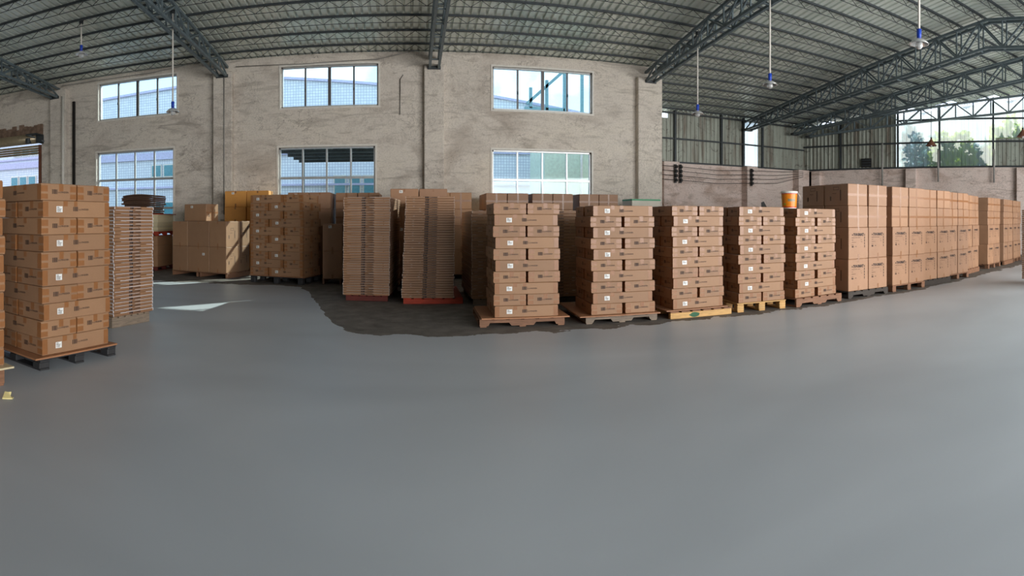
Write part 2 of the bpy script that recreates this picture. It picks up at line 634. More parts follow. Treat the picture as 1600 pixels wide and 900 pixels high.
def tape_meshes(L, W, H, fine):
    """fine: every strip a mesh of its own; otherwise the tiny strips of one carton are joined"""
    key = ('tape', round(L, 3), round(W, 3), round(H, 3), fine)
    if key in CACHE:
        return CACHE[key]
    e = 0.0016
    strips = []
    for sgn in (-1, 1):
        for sy in (-1, 1):
            strips.append(((sgn * (L / 2), sy * (W / 2 - 0.045), H * 0.70), (e, 0.09, H * 0.36)))
            strips.append(((sgn * (L / 2), sy * (W / 2 - 0.045), H * 0.24), (e, 0.09, H * 0.30)))
            strips.append(((sgn * (L / 2 - 0.035), sy * (W / 2), H * 0.5), (0.07, e, H * 0.88)))
        strips.append(((sgn * (L / 2), 0.02 + .05 * sgn, H - 0.04), (e, 0.06, 0.08)))
    for sy in (-1, 1):
        strips.append(((-L * 0.18, sy * W / 2, H - 0.03), (0.06, e, 0.06)))
        strips.append(((L * 0.03 * sy, sy * W / 2, H - 0.03), (0.05, e, 0.06)))
    strips.append(((0, 0, H), (L, 0.06, e)))
    res = []
    mb = MB()
    for k, (c, d) in enumerate(strips):
        if fine:
            mb = MB()
        mb.box(c, d)
        if fine:
            res.append(mb.mesh('packing_tape', 'tape'))
    if not fine:
        res.append(mb.mesh('packing_tape', 'tape'))
    CACHE[key] = res
    return res


ORD = ('first second third fourth fifth sixth seventh eighth ninth tenth eleventh twelfth thirteenth fourteenth fifteenth sixteenth '
       'seventeenth eighteenth nineteenth twentieth').split()
TENS = {20: 'twenty', 30: 'thirty', 40: 'forty'}


def ordinal(n):
    if n <= 20:
        return ORD[n - 1]
    if n in (30, 40):
        return {30: 'thirtieth', 40: 'fortieth'}[n]
    return TENS[n // 10 * 10] + '-' + ORD[n % 10 - 1]


def facing(x, y, nx, ny):
    """whether a vertical face at x, y with normal nx, ny looks toward the aisle where the viewer stands"""
    return (-x) * nx + (-y) * ny > 0


def flat_carton(x, y, z, rz, L, W, H, label, group, sticker, mat='carton'):
    o = ob('flat_carton', bev_box(L, W, H, mat), None, (x, y, z), rz, None, label, 'carton', group)
    fine = hypot(x, y) < 7
    for me in tape_meshes(L, W, H, fine):
        ob('packing_tape', me, o, kind=None if fine else 'stuff')
    c, s = cos(rz), sin(rz)
    # printed marks on the faces toward the aisle
    for k, (dx, dy, hw) in enumerate(((0, -1, W), (1, 0, L), (0, 1, W), (-1, 0, L))):
        nx, ny = dx * c - dy * s, dx * s + dy * c
        if facing(x + nx * hw / 2, y + ny * hw / 2, nx, ny):
            off = 0.03 if hw == W else 0.0
            lx, ly = dx * (hw / 2 + 0.0015), dy * (hw / 2 + 0.0015)
            tx, ty = -dy, dx
            ob('printed_mark', MARK, o, (lx + tx * off, ly + ty * off, H * 0.52), atan2(dx, -dy), kind='stuff')
            if hw == W and sticker:
                st = ob('address_label', STICK, o, (lx - tx * L * 0.27 + dx * .001, ly - ty * L * 0.27 + dy * .001, H * 0.5), atan2(dx, -dy))
                st['label'] = 'white address label'
                ob('label_print', STICK_INK, st, kind='stuff')
    return o


def flat_stack(P, a, z0, n, L, W, H, S, style, desc, group, first=0, mat='carton', seed=0, drop=()):
    """P front left corner on plan, a the direction of the front edge; layers alternate"""
    r = random.Random(seed)
    u = Vector((cos(a), sin(a)))
    v = Vector((-sin(a), cos(a)))
    P = Vector(P)
    for i in range(n):
        z = z0 + i * (H + 0.002)
        par = (i + first) % 2
        t_ = n - i
        lay = 'top layer' if t_ == 1 else 'bottom layer' if i == 0 else ordinal(t_) + ' layer down'
        if style == 'pair':
            if par == 0:      # ends toward the front
                items = [(W / 2, L / 2, 1, 'left of end-on pair', False), (S - W / 2, L / 2, 1, 'right of end-on pair', False)]
            else:
                items = [(S / 2, W / 2, 0, 'white-stickered front one', True), (S / 2, S - W / 2, 0, 'rear lengthwise one', False)]
        else:
            F = L + W + 0.03
            if par == 0:
                items = [(L / 2, W / 2, 0, 'left long one', True), (L / 2, S - W / 2, 0, 'rear long one', False), (F - W / 2, L / 2, 1, 'right end-on one', False)]
            else:
                items = [(W / 2, L / 2, 1, 'left end-on one', False), (F - L / 2, W / 2, 0, 'right long one', True), (F - L / 2, S - W / 2, 0, 'rear long one', False)]
        for j, (cu_, cv, turn, nm, st) in enumerate(items):
            if (i, j) in drop:
                continue
            q = P + u * (cu_ + r.uniform(-.008, .008)) + v * (cv + r.uniform(-.012, .012) + (0.006 if j else 0))
            flat_carton(q.x, q.y, z, a + turn * pi / 2 + r.uniform(-.008, .008), L, W, H,
                        f'flat brown carton, {nm}, {lay}, {desc}', group, st, mat)


def slim_stack(P, a, z0, n, Wf, D, h, desc, group, lean=(0, 0), taper=0.0, mat='carton_wrapped', seed=0, film='film', fill=.5):
    r = random.Random(seed)
    u = Vector((cos(a), sin(a)))
    v = Vector((-sin(a), cos(a)))
    P = Vector(P)
    films = []
    for k in range(4):
        mb = MB()
        x = -Wf / 2 + r.uniform(0, .15)
        while x < Wf / 2 - 0.06:
            l = r.uniform(0.08, 0.5)
            x1 = min(Wf / 2, x + l * fill * 1.6)
            mb.bar((x, -D / 2 - .001, h - .005 + r.uniform(-.004, .002)), (x1, -D / 2 - .001, h - .005 + r.uniform(-.004, .002)), .004, r.uniform(.003, .007))
            x = x1 + r.uniform(0.0, 0.5) * (1.2 - fill)
        y = -D / 2
        for sx_ in (-1, 1):
            mb.bar((sx_ * Wf / 2, -D / 2, h - .006), (sx_ * Wf / 2, D / 2, h - .006), .004, .008)
            mb.box((sx_ * (Wf / 2), -D / 2, h * .5), (.008, .008, h * .7))
        films.append(mb.mesh('stretch_film', film))
    me = bev_box(Wf, D, h - 0.0025, mat, 0.006)
    for i in range(n):
        f = i / max(1, n - 1)
        q = P + u * (Wf / 2 + lean[0] * f + r.uniform(-.006, .006)) + v * (D / 2 + lean[1] * f + r.uniform(-.006, .006))
        sc = 1 - taper * f
        o = ob('slim_carton', me, None, (q.x, q.y, z0 + i * h), a + r.uniform(-.006, .006), None,
               f'slim flat carton, {ordinal(n - i) + " from top" if i < n - 1 else "topmost"}, {desc}', 'carton', group)
        o.scale = (sc, 1, 1)
        ob('printed_mark', MARK_SLIM, o, (0.0, -D / 2 - .0015, h * .5), kind='stuff')
        ob('stretch_film', films[r.randrange(4)], o, kind='stuff')


def cross_tape(w, h, v=True, hz=0.5):
    key = ('ct', round(w, 3), round(h, 3), v, hz)
    if key not in CACHE:
        mb = MB()
        mb.box((0, 0, h * hz), (w + .003, .002, .05))
        a = MB()
        if v:
            a.box((0, 0, h / 2), (.045, .002, h))
        else:
            a.box((0, 0, h - .035), (.045, .002, .07))
            a.box((0, 0, .05), (.045, .002, .1))
        CACHE[key] = (mb.mesh('packing_tape', 'tape'), a.mesh('packing_tape', 'tape_wide'))
    return CACHE[key]


def tall_carton(x, y, z, rz, w, d, h, label, group, front='print', side=None, mat='carton', sticker=None):
    o = ob('tall_carton', bev_box(w, d, h, mat, .009), None, (x, y, z), rz, None, label, 'carton', group)
    yf = -d / 2 - .0015
    if front == 'print':
        ob('printed_mark', BIG_PRINT, o, (0, yf, h * .52), 0, kind='stuff')
        tp_ = cross_tape(w, h, False)
        ob('packing_tape', tp_[1], o, (0, -d / 2, 0), kind='stuff')
    elif front == 'tape':
        a, b_ = cross_tape(w, h, True)
        ob('packing_tape', a, o, (0, -d / 2, 0))
        ob('packing_tape', b_, o, (0, -d / 2 - .0005, 0))
    elif front == 'flap':
        ob('packing_tape', cross_tape(w, h, False)[1], o, (0, -d / 2, 0), kind='stuff')
    if side:
        for sg in ((-1, 1) if side == 'both' else (side,)):
            ob('side_mark', SIDE_PRINT, o, (sg * (w / 2 + .0015), 0, h * .5), sg * pi / 2, kind='stuff')
    if sticker:
        st = ob('address_label', STICK, o, (sticker[0], yf - .001, sticker[1]), 0)
        st['label'] = 'white address label'
        ob('label_print', STICK_INK, st, kind='stuff')
    return o


# ------------------------------------------------------------------ pallets
def pallet(P, a, w, d, style, label, zt=0.13, wood_='wood_brown', front_off=0.0):
    """P front left corner; returns nothing; top of the deck at zt"""
    u = Vector((cos(a), sin(a)))
    v = Vector((-sin(a), cos(a)))
    c = Vector(P) + u * w / 2 + v * d / 2
    root = ob('pallet', None, None, (c.x, c.y, 0), a, None, label, 'pallet')
    tb = 0.02
    if style == 'notched':
        hs = zt - 2 * tb
        key = ('notch', round(w, 3), round(hs, 3), wood_)
        if key not in CACHE:
            prof = [(-w / 2, 0), (-w * .40, 0), (-w * .38, .045), (-w * .16, .045), (-w * .13, 0), (w * .13, 0), (w * .16, .045), (w * .38, .045), (w * .40, 0), (w / 2, 0), (w / 2, hs), (-w / 2, hs)]
            mb = MB()
            n = len(prof)
            for yy in (-.02, .02):
                mb.v += [(px, yy, pz) for px, pz in prof]
            # front and back as convex quads
            cols = [0, 1, 2, 3, 4, 5, 6, 7, 8, 9]
            base = len(mb.v)
            top = [(px, hs) for px, pz in prof[:10]]
            for yy in (-.02, .02):
                mb.v += [(px, yy, pz) for px, pz in top]
            for i in range(9):
                fa, fb = i, i + 1
                ta, tb_ = base + i, base + i + 1
                mb.f.append((fa, fb, tb_, ta))
                mb.f.append((n + fa, base + 10 + i, base + 10 + i + 1, n + fb))
                mb.f.append((fa, n + fa, n + fb, fb))
                mb.f.append((ta, tb_, base + 10 + i + 1, base + 10 + i))
            mb.f.append((0, base, base + 10, n))
            mb.f.append((9, n + 9, base + 19, base + 9))
            CACHE[key] = mb.mesh('stringer', wood_)
        for yy in (-d / 2 + .02, 0, d / 2 - .02):
            ob('stringer', CACHE[key], root, (0, yy, tb))
        nb = 6
        for i in range(nb):
            bw = w / nb * .8
            xx = -w / 2 + bw / 2 + i * (w - bw) / (nb - 1)
            ob('deck_board', bev_box(bw, d, tb, wood_, .003), root, (xx, 0, zt - tb))
        for xx in (-w / 2 + .055, 0, w / 2 - .055):
            ob('bottom_board', bev_box(.1, d, tb, wood_, .003), root, (xx, 0, 0))
    elif style == 'block':
        hb = zt - 3 * tb
        for xx in (-w / 2 + .07, 0, w / 2 - .07):
            ob('bottom_board', bev_box(.12, d, tb, wood_, .003), root, (xx, 0, 0))
            for yy in (-d / 2 + .07, 0, d / 2 - .07):
                ob('block', bev_box(.13, .13, hb, wood_, .006), root, (xx, yy, tb))
            ob('cross_board', bev_box(.12, d, tb, wood_, .003), root, (xx, 0, tb + hb))
        nb = 6
        for i in range(nb):
            bw = d / nb * .78
            yy = -d / 2 + bw / 2 + i * (d - bw) / (nb - 1)
            ob('deck_board', bev_box(w, bw, tb, wood_, .003), root, (0, yy, zt - tb))
    elif style == 'beam':          # beams along the front
        hs = zt - tb
        for k, yy in enumerate((-d / 2 + .04, 0, d / 2 - .04)):
            bm_ = ob('stringer', bev_box(w, .08, hs, wood_, .006), root, (0, yy, 0))
            if k == 0 and wood_ == 'wood_pale':
                pt = MB()
                pts = [(-w * .12 + .09 * cos(q * pi / 6) * (1 + .2 * sin(q * 2.3)), -.0412, hs * .5 + hs * .42 * sin(q * pi / 6)) for q in range(12)]
                pt.quad(*pts)
                pm = ob('paint_mark', pt.mesh('paint_mark', 'green_paint'), bm_)
                pm['label'] = 'dark green paint blotch'
        nb = 6
        for i in range(nb):
            bw = w / nb * .8
            xx = -w / 2 + bw / 2 + i * (w - bw) / (nb - 1)
            ob('deck_board', bev_box(bw, d, tb, 'wood_brown' if wood_ == 'wood_pale' else wood_, .003), root, (xx, 0, hs))
    elif style == 'runner':         # runners seen end-on from the front
        hs = zt - tb
        for xx in (-w / 2 + .04, -.06, .06, w / 2 - .04):
            ob('stringer', bev_box(.05, d, hs, wood_, .005), root, (xx, 0, 0))
        nb = 7
        for i in range(nb):
            bw = d / nb * .85
            yy = -d / 2 + bw / 2 + i * (d - bw) / (nb - 1)
            ob('deck_board', bev_box(w, bw, tb, wood_, .003), root, (0, yy, hs))
    return root


def deck_sheet(P, a, w, d, z, label, th=.018, mat='hardboard', rot=0.0):
    u = Vector((cos(a), sin(a)))
    v = Vector((-sin(a), cos(a)))
    c = Vector(P) + u * w / 2 + v * d / 2
    return ob('hardboard_sheet', bev_box(w, d, th, mat, .002), None, (c.x, c.y, z), a + rot, None, label, 'board')


# ------------------------------------------------------------------ building shell
D1 = 17.4           # long plastered wall
D2 = 21.5           # set-back wall on the right
GC = Vector((18.46, 21.5))
GD = Vector((.439, -.898)).normalized()
GN = Vector((-GD.y, GD.x)) * -1
if GN.x > 0:
    GN = -GN


def G(s, z, off=0.0):
    q = GC + GD * s + GN * off
    return Vector((q.x, q.y, z))


def roof_z(y):
    return 8.0 - .125 * abs(y - 8.6)


# floor and yard
mb = MB()
gx = lambda y: GC.x + .489 * (21.5 - y)
mb.v = [(-20, -6, 0), (gx(-6) + .1, -6, 0), (GC.x + .1, D2 + .1, 0), (8.2, D2 + .1, 0), (8.2, D1 + .2, 0), (-20, D1 + .2, 0)]
mb.f = [(0, 1, 2, 3, 4, 5)]
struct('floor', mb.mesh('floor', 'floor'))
struct('ground', MB().quad((-70, -70, -.06), (80, -70, -.06), (80, 80, -.06), (-70, 80, -.06)).mesh('ground', 'yard'))


def holed_wall(name, x0, x1, z0, z1, y, th, holes, mat):
    """front face at y, thickness th away from the viewer; holes (xa, xb, za, zb)"""
    xs = sorted({x0, x1, *[h[0] for h in holes], *[h[1] for h in holes]})
    zs = sorted({z0, z1, *[h[2] for h in holes], *[h[3] for h in holes]})
    mb = MB()

    def solid(i, j):
        if i < 0 or j < 0 or i >= len(xs) - 1 or j >= len(zs) - 1:
            return False
        cx, cz = (xs[i] + xs[i + 1]) / 2, (zs[j] + zs[j + 1]) / 2
        return not any(h[0] < cx < h[1] and h[2] < cz < h[3] for h in holes)
    for i in range(len(xs) - 1):
        for j in range(len(zs) - 1):
            if not solid(i, j):
                continue
            a, b_, c_, d_ = xs[i], xs[i + 1], zs[j], zs[j + 1]
            mb.quad((a, y, c_), (b_, y, c_), (b_, y, d_), (a, y, d_))
            mb.quad((b_, y + th, c_), (a, y + th, c_), (a, y + th, d_), (b_, y + th, d_))
            if not solid(i - 1, j):
                mb.quad((a, y + th, c_), (a, y, c_), (a, y, d_), (a, y + th, d_))
            if not solid(i + 1, j):
                mb.quad((b_, y, c_), (b_, y + th, c_), (b_, y + th, d_), (b_, y, d_))
            if not solid(i, j - 1):
                mb.quad((a, y + th, c_), (b_, y + th, c_), (b_, y, c_), (a, y, c_))
            if not solid(i, j + 1):
                mb.quad((a, y, d_), (b_, y, d_), (b_, y + th, d_), (a, y + th, d_))
    return struct(name, mb.mesh(name, mat))


UP = [(-10.9, -7.75, 5.27, 6.62), (-4.1, -0.98, 5.2, 6.52), (2.62, 5.93, 5.11, 6.47)]
LO = [(-10.98, -7.88, 1.0, 4.08), (-4.18, -1.08, 1.0, 3.93), (2.61, 5.91, 1.0, 3.83)]
DOOR = (-18.6, -13.57, 0.0, 4.9)
wall_back = holed_wall('wall_back', -20, 8.4, 0, 6.88, D1, .28, UP + LO + [DOOR], 'plaster')
# columns of the long wall
for k, (xc, wd) in enumerate(((-12.62, .74), (-6.02, .66), (.76, .62), (7.95, .9))):
    top = (6.6, 6.46, 6.43, 6.45)[k]
    struct('column', bev_box(wd, .4, top, 'plaster', .02), loc=(xc, D1 - .03, 0))

# windows
wi = 0


def window(h, rows, cols, thick_mid, depth, nm, sashes):
    x0, x1, z0, z1 = h
    y = D1 + .12
    root = struct(nm, None, loc=((x0 + x1) / 2, y, z0))
    W, H = x1 - x0, z1 - z0
    f = MB()
    fw = .05
    f.box((0, 0, fw / 2), (W, .09, fw)).box((0, 0, H - fw / 2), (W, .09, fw))
    f.box((-W / 2 + fw / 2, 0, H / 2), (fw, .09, H)).box((W / 2 - fw / 2, 0, H / 2), (fw, .09, H))
    ob('window_frame', f.mesh('window_frame', 'alu'), root)
    for i in range(1, cols):
        wd = .1 if (thick_mid and i == cols // 2) else .055
        ob('mullion', bev_box(wd, .07, H - 2 * fw, 'alu_dark' if thick_mid else 'alu', .004), root, (-W / 2 + W * i / cols, 0, fw))
    for j in range(1, rows):
        ob('transom', bev_box(W - 2 * fw, .075, .075, 'alu', .004), root, (0, -.005, H * j / rows - .037))
    for i in range(cols):
        for j in range(rows):
            pw, ph = W / cols - .03, H / rows - .03
            ob('pane', MB().box((0, 0, 0), (pw, .006, ph)).mesh('pane', 'glass'), root, (-W / 2 + W * (i + .5) / cols, .01, H * (j + .5) / rows))
    if thick_mid:
        for i in (1, 3):
            ob('latch', bev_box(.04, .05, .09, 'cable_black', .006), root, (-W / 2 + W * i / cols, -.05, H * .38))
    # plaster reveal strip round the opening
    tr = MB()
    for (cx, cz, sx_, sz) in ((0, -.03, W + .12, .06), (0, H + .03, W + .12, .06), (-W / 2 - .03, H / 2, .06, H), (W / 2 + .03, H / 2, .06, H)):
        tr.box((cx, -.13, cz), (sx_, .03, sz))
    ob('surround', tr.mesh('surround', 'white_paint'), root)


for k, h in enumerate(UP):
    window(h, 1, 4, True, 0, f'window_{k + 1}', True)
for k, h in enumerate(LO):
    window(h, 3, 4, False, 0, f'window_{k + 4}', False)

# roller-shutter doorway at the far left
door = struct('door_1', None, loc=(-16.1, D1, 0))
mb = MB()
mb.lathe([(0, -2.5), (.2, -2.5), (.2, 2.5), (0, 2.5)], 16)
me = mb.mesh('shutter_roll', 'shutter', True)
me.transform(Matrix.Rotation(pi / 2, 4, 'Y'))
ob('shutter_roll', me, door, (0, -.14, 4.84))
for k in range(4):
    ob('shutter_slat', bev_box(5.0, .03, .085, 'shutter', .012), door, (0, .05, 4.62 - .095 * (k + 1)))
mb = MB()
mb.box((2.46, .02, 2.3), (.09, .16, 4.6))
ob('door_jamb', mb.mesh('door_jamb', 'rust_shade'), door)
# dark steel bracket of the shutter roll
mb = MB()
mb.box((2.45, -.35, 4.95), (.5, .5, .05)).bar((2.25, -.55, 4.95), (2.7, -.05, 4.7), .06).box((2.6, -.2, 4.8), (.08, .4, .35)).lathe([(0, -.1), (.12, -.1), (.12, .1), (0, .1)], 10, (2.1, -.3, 4.75))
ob('shutter_bracket', mb.mesh('shutter_bracket', 'steel_dark'), door)
# crumbled concrete above the lintel
mb = MB()
r_ = random.Random(3)
n = 26
for i in range(n):
    x = -18.6 + i * 5.1 / n
    hh = .18 + .22 * r_.random() + (.1 if i > n * .5 else 0)
    mb.box((x + .1, D1 - .02, 4.98 + hh / 2), (.21, .06 + .08 * r_.random(), hh))
struct('trim_1', mb.mesh('trim', 'broken_concrete'))

# end and front walls behind and beside the camera (never in the picture; they close the hall)
mb = MB()
mb.quad((-20, -6, 0), (-20, D1, 0), (-20, D1, 6.9), (-20, 8.6, 8.0), (-20, -6, 6.2))
struct('wall_left', mb.mesh('wall_left', 'plaster'))
mb = MB()
for (xa, xb, za, zb) in ((-20, 2, 0, 6.2), (2, 23, 4.9, 6.2), (23, 32, 0, 6.2)):
    mb.box(((xa + xb) / 2, -6.15, (za + zb) / 2), (xb - xa, .28, zb - za))
struct('wall_front', mb.mesh('wall_front', 'plaster'))
# return from the long wall to the set-back wall
struct('wall_return', MB().box((8.26, (D1 + .29 + D2) / 2, 3.3), (.28, D2 - D1 - .3, 6.6)).mesh('wall_return', 'plaster'))

# set-back wall: concrete dwarf wall, pilasters, sheeting above
ZR = 4.1
struct('wall_right_back', MB().box(((8.4 + GC.x) / 2, D2 + .15, ZR / 2), (GC.x - 8.4 + .2, .3, ZR)).mesh('wall_right_back', 'plaster_pink'))
for xc, wd, zt_ in ((10.75, .75, ZR), (14.95, .6, ZR), (18.1, .7, ZR)):
    struct('column', bev_box(wd, .5, zt_, 'plaster_pink', .015), loc=(xc, D2 - .2, 0))
gw = MB()
LG = 30.6
p0, p1, p2, p3 = G(0, 0, 0), G(LG, 0, 0), G(LG, 0, -.3), G(0, 0, -.3)
for zz in (0, ZR):
    gw.v += [(q.x, q.y, zz) for q in (p0, p1, p2, p3)]
gw.f = [(0, 1, 5, 4), (1, 2, 6, 5), (2, 3, 7, 6), (3, 0, 4, 7), (4, 5, 6, 7)]
struct('wall_right', gw.mesh('wall_right', 'plaster_pink'))
ga = atan2(GD.y, GD.x)
for s_, wd in ((.75, .45), (5.6, .5), (10.9, .6)):
    q = G(s_, 0, .12)
    struct('column', bev_box(wd, .3, ZR - .06, 'plaster_pink', .015), loc=(q.x, q.y, 0), rz=ga)


def ribbed(width, height, mat, top=None, amp=.028, pitch=.2, name='sheet'):
    """vertical ribbed sheet in local XZ, facing -Y; top(x) gives a sloping upper edge"""
    xs, n = [], int(round(width / pitch))
    for i in range(n):
        b0 = i * width / n
        w_ = width / n
        xs += [(b0, 0), (b0 + w_ * .55, 0), (b0 + w_ * .68, -amp), (b0 + w_ * .87, -amp)]
    xs.append((width, 0))
    mb = MB()
    for x, y in xs:
        mb.v.append((x, y, 0))
        mb.v.append((x, y, height if top is None else top(x)))
    for i in range(len(xs) - 1):
        mb.f.append((2 * i, 2 * i + 2, 2 * i + 3, 2 * i + 1))
    return mb.mesh(name, mat)


up = struct('wall_right_back_sheeting', None, loc=(8.4, D2 + .05, ZR))
sw = .8
zt2 = roof_z(D2) + .0 - ZR
n = int((GC.x - 8.4) / sw) + 1
for i in range(n):
    x = 8.4 + i * sw
    glassy = 14.85 <= x + .4 <= 15.9
    hgt = zt2 - (.35 if i == 2 else 0)
    key = ('ws', glassy, i == 2)
    if key not in CACHE:
        CACHE[key] = ribbed(sw + .012, hgt, 'translucent_sheet' if glassy else 'wall_sheet')
    ob('wall_sheet', CACHE[key], up, (i * sw, 0, 0))
for zz in (0.02, 1.05, zt2 - .12):
    ob('rail', MB().box((5.05, -.07, zz), (10.0, .06, .07)).mesh('rail', 'steel_dark'), up)
for xx in (2.72, 5.1, 6.32, 7.42):
    ob('post', MB().box((xx, -.09, zt2 / 2), (.09, .09, zt2)).mesh('post', 'steel_dark'), up)

gs = struct('wall_right_sheeting', None, loc=tuple(G(0, ZR, -.08)), rz=ga)
n = int(LG / sw)


def gtop(s_):
    q = GC + GD * s_
    return roof_z(q.y) - .1 - ZR


for i in range(n):
    s0 = i * sw
    clear = 4.9 <= s0 + .4 <= 9.6
    if clear:
        ob('translucent_sheet', ribbed(sw + .012, 1, 'translucent_sheet', lambda x: 2.28), gs, (s0, 0, 0))
        ob('translucent_sheet', ribbed(sw + .012, 1, 'translucent_sheet', lambda x, a_=s0: gtop(a_ + x) - 2.30 - .22), gs, (s0, .02, 2.30))
    elif 9.6 < s0 + .4 < 16:
        ob('wall_sheet', ribbed(sw + .012, 1, 'wall_sheet', lambda x: 1.36), gs, (s0, 0, 0))
        ob('translucent_sheet', ribbed(sw + .012, 1, 'translucent_sheet', lambda x, a_=s0: gtop(a_ + x) - 1.38 - .22), gs, (s0, .02, 1.38))
    else:
        ob('wall_sheet', ribbed(sw + .012, 1, 'wall_sheet', lambda x, a_=s0: gtop(a_ + x)), gs, (s0, 0, 0))
for zz in (.02, 1.2, 2.28):
    a_ = 0 if zz < 2 else 4.9
    ob('rail', MB().box(((LG + a_) / 2, -.08, zz), (LG - a_, .06, .08)).mesh('rail', 'steel_dark'), gs)
for s_ in (2.0, 4.92, 6.95, 9.5, 12.2, 15):
    ob('post', MB().box((s_, -.1, gtop(s_) / 2), (.09, .09, gtop(s_))).mesh('post', 'steel_dark'), gs)
# small dark vent in the gable sheeting
q = G(3.35, 4.4, .04)
vt = ob('wall_vent', MB().box((0, 0, 0), (.5, .1, .42)).mesh('wall_vent', 'cable_black'), None, tuple(q), ga, None, 'small dark square vent low in the right ribbed sheeting', 'vent')
for k in range(3):
    ob('vent_slat', MB().box((0, 0, 0), (.46, .03, .05)).mesh('vent_slat', 'steel_dark'), vt, (0, -.06, -.13 + .13 * k))

# roof: every sheet a part of the ceiling
ceil = struct('ceiling', None, loc=(0, 8.6, 8.0))
SWR = .9


def roof_sheet_mesh(len_y, sgn):
    prof = []
    for i in range(4):
        b0, w_ = i * SWR / 4, SWR / 4
        prof += [(b0, 0), (b0 + w_ * .62, 0), (b0 + w_ * .70, .045), (b0 + w_ * .92, .045)]
    prof.append((SWR, 0))
    mb = MB()
    for x, z in prof:
        mb.v.append((x, 0, z))
        mb.v.append((x, sgn * len_y, z - .125 * len_y))
    for i in range(len(prof) - 1):
        mb.f.append((2 * i, 2 * i + 1, 2 * i + 3, 2 * i + 2) if sgn < 0 else (2 * i, 2 * i + 2, 2 * i + 3, 2 * i + 1))
    return mb.mesh('roof_sheet', 'roof_sheet')


ra, rb, rs = roof_sheet_mesh(13.4, 1), roof_sheet_mesh(14.8, -1), roof_sheet_mesh(D1 + .32 - 8.6, 1)
for i in range(57):
    x = -20.6 + i * SWR
    edge_y = 21.5 - (x + .2 - GC.x) / .489          # where the gable crosses this sheet
    if x < 17.6:
        ob('roof_sheet', rs if x < 7.9 else ra, ceil, (x, 0, 0))
    elif edge_y > 9.3:
        ob('roof_sheet', roof_sheet_mesh(edge_y + .25 - 8.6, 1), ceil, (x, 0, 0))
    if edge_y > 8.6:
        ob('roof_sheet', rb, ceil, (x, 0, 0))
    elif edge_y > -5.5:
        far = roof_sheet_mesh(14.8 - (8.6 - edge_y), -1)
        ob('roof_sheet', far, ceil, (x, -(8.6 - edge_y), -.125 * (8.6 - edge_y)))
# purlins with lattice webs
def purlin_meshes(XA, XB):
    pl = MB().box(((XA + XB) / 2, 0, -.035), (XB - XA, .055, .055)).mesh('purlin', 'steel_dark')
    lt = MB()
    lt.bar((XA, 0, -.24), (XB, 0, -.24), .014)
    x, k = XA, 0
    while x < XB:
        lt.bar((x, 0, -.06 if k % 2 == 0 else -.24), (x + .28, 0, -.24 if k % 2 == 0 else -.06), .012)
        x += .28
        k += 1
    return pl, lt.mesh('lattice', 'steel_dark')


yy = 21.2
rows = []
while yy > -5:
    if abs(yy - 8.6) > .2:
        rows.append(yy)
    yy -= .88
for yy in rows:
    pl, lat = purlin_meshes(8.45 if yy > D1 else -20, gx(yy) + .25)
    po = ob('purlin', pl, ceil, (0, yy - 8.6, -.125 * abs(yy - 8.6)))
    if yy > 3:
        ob('lattice', lat, po, kind='stuff')


# trusses
def truss(A, B, ridge_t, label, end_drop=.32, mid_drop=.8, wide=.28, low_end=None):
    """A wall end (x, y), B far end; height follows the roof"""
    A, B = Vector(A), Vector(B)
    Ln = (B - A).length
    d = (B - A) / Ln
    nrm = Vector((-d.y, d.x))
    root = ob('roof_truss', None, None, (A.x, A.y, roof_z(A.y)), 0, None, label, 'truss')

    def pt(s_, low, side):
        q = A + d * s_
        f = min(1, min(s_, abs(Ln - s_)) / 9)
        z = roof_z(q.y) - .29 - ((end_drop + (mid_drop - end_drop) * f) if low else 0)
        q = q + nrm * side
        return (q.x - A.x, q.y - A.y, z - roof_z(A.y))
    seg = 8
    knots = sorted({0.0, Ln, *[Ln * i / seg for i in range(seg)]} | ({ridge_t} if 0 < ridge_t < Ln else set()))
    for low in (0, 1):
        for sd in (-wide / 2, wide / 2):
            mb = MB()
            for a, b_ in zip(knots[:-1], knots[1:]):
                mb.bar(pt(a, low, sd), pt(b_, low, sd), .075, .075)
            ob('lower_chord' if low else 'upper_chord', mb.mesh('chord', 'steel_paint'), root)
    step = .82
    npan = int(Ln / step)
    step = Ln / npan
    for i in range(npan):
        s0, s1 = i * step, (i + 1) * step
        if B.y < -3 and (A + d * s0).y < -1:
            break
        for sd in (-wide / 2, wide / 2):
            mb = MB()
            if i % 2 == 0:
                mb.bar(pt(s0, 1, sd), pt(s1, 0, sd), .045)
            else:
                mb.bar(pt(s0, 0, sd), pt(s1, 1, sd), .045)
            ob('web_strut', mb.mesh('web_strut', 'steel_paint'), root)
            ob('web_strut', MB().bar(pt(s1, 0, sd), pt(s1, 1, sd), .04).mesh('web_strut', 'steel_paint'), root)
        ob('tie_plate', MB().bar(pt(s1, 1, -wide / 2), pt(s1, 1, wide / 2), .05, .03).mesh('tie_plate', 'steel_paint'), root)
        ob('tie_plate', MB().bar(pt(s1, 0, -wide / 2), pt(s1, 0, wide / 2), .04, .03).mesh('tie_plate', 'steel_paint'), root)
    ob('bearing_plate', MB().bar(pt(.06, 1, -.2), pt(.06, 1, .2), .2, .1).mesh('bearing_plate', 'steel_dark'), root)
    return root


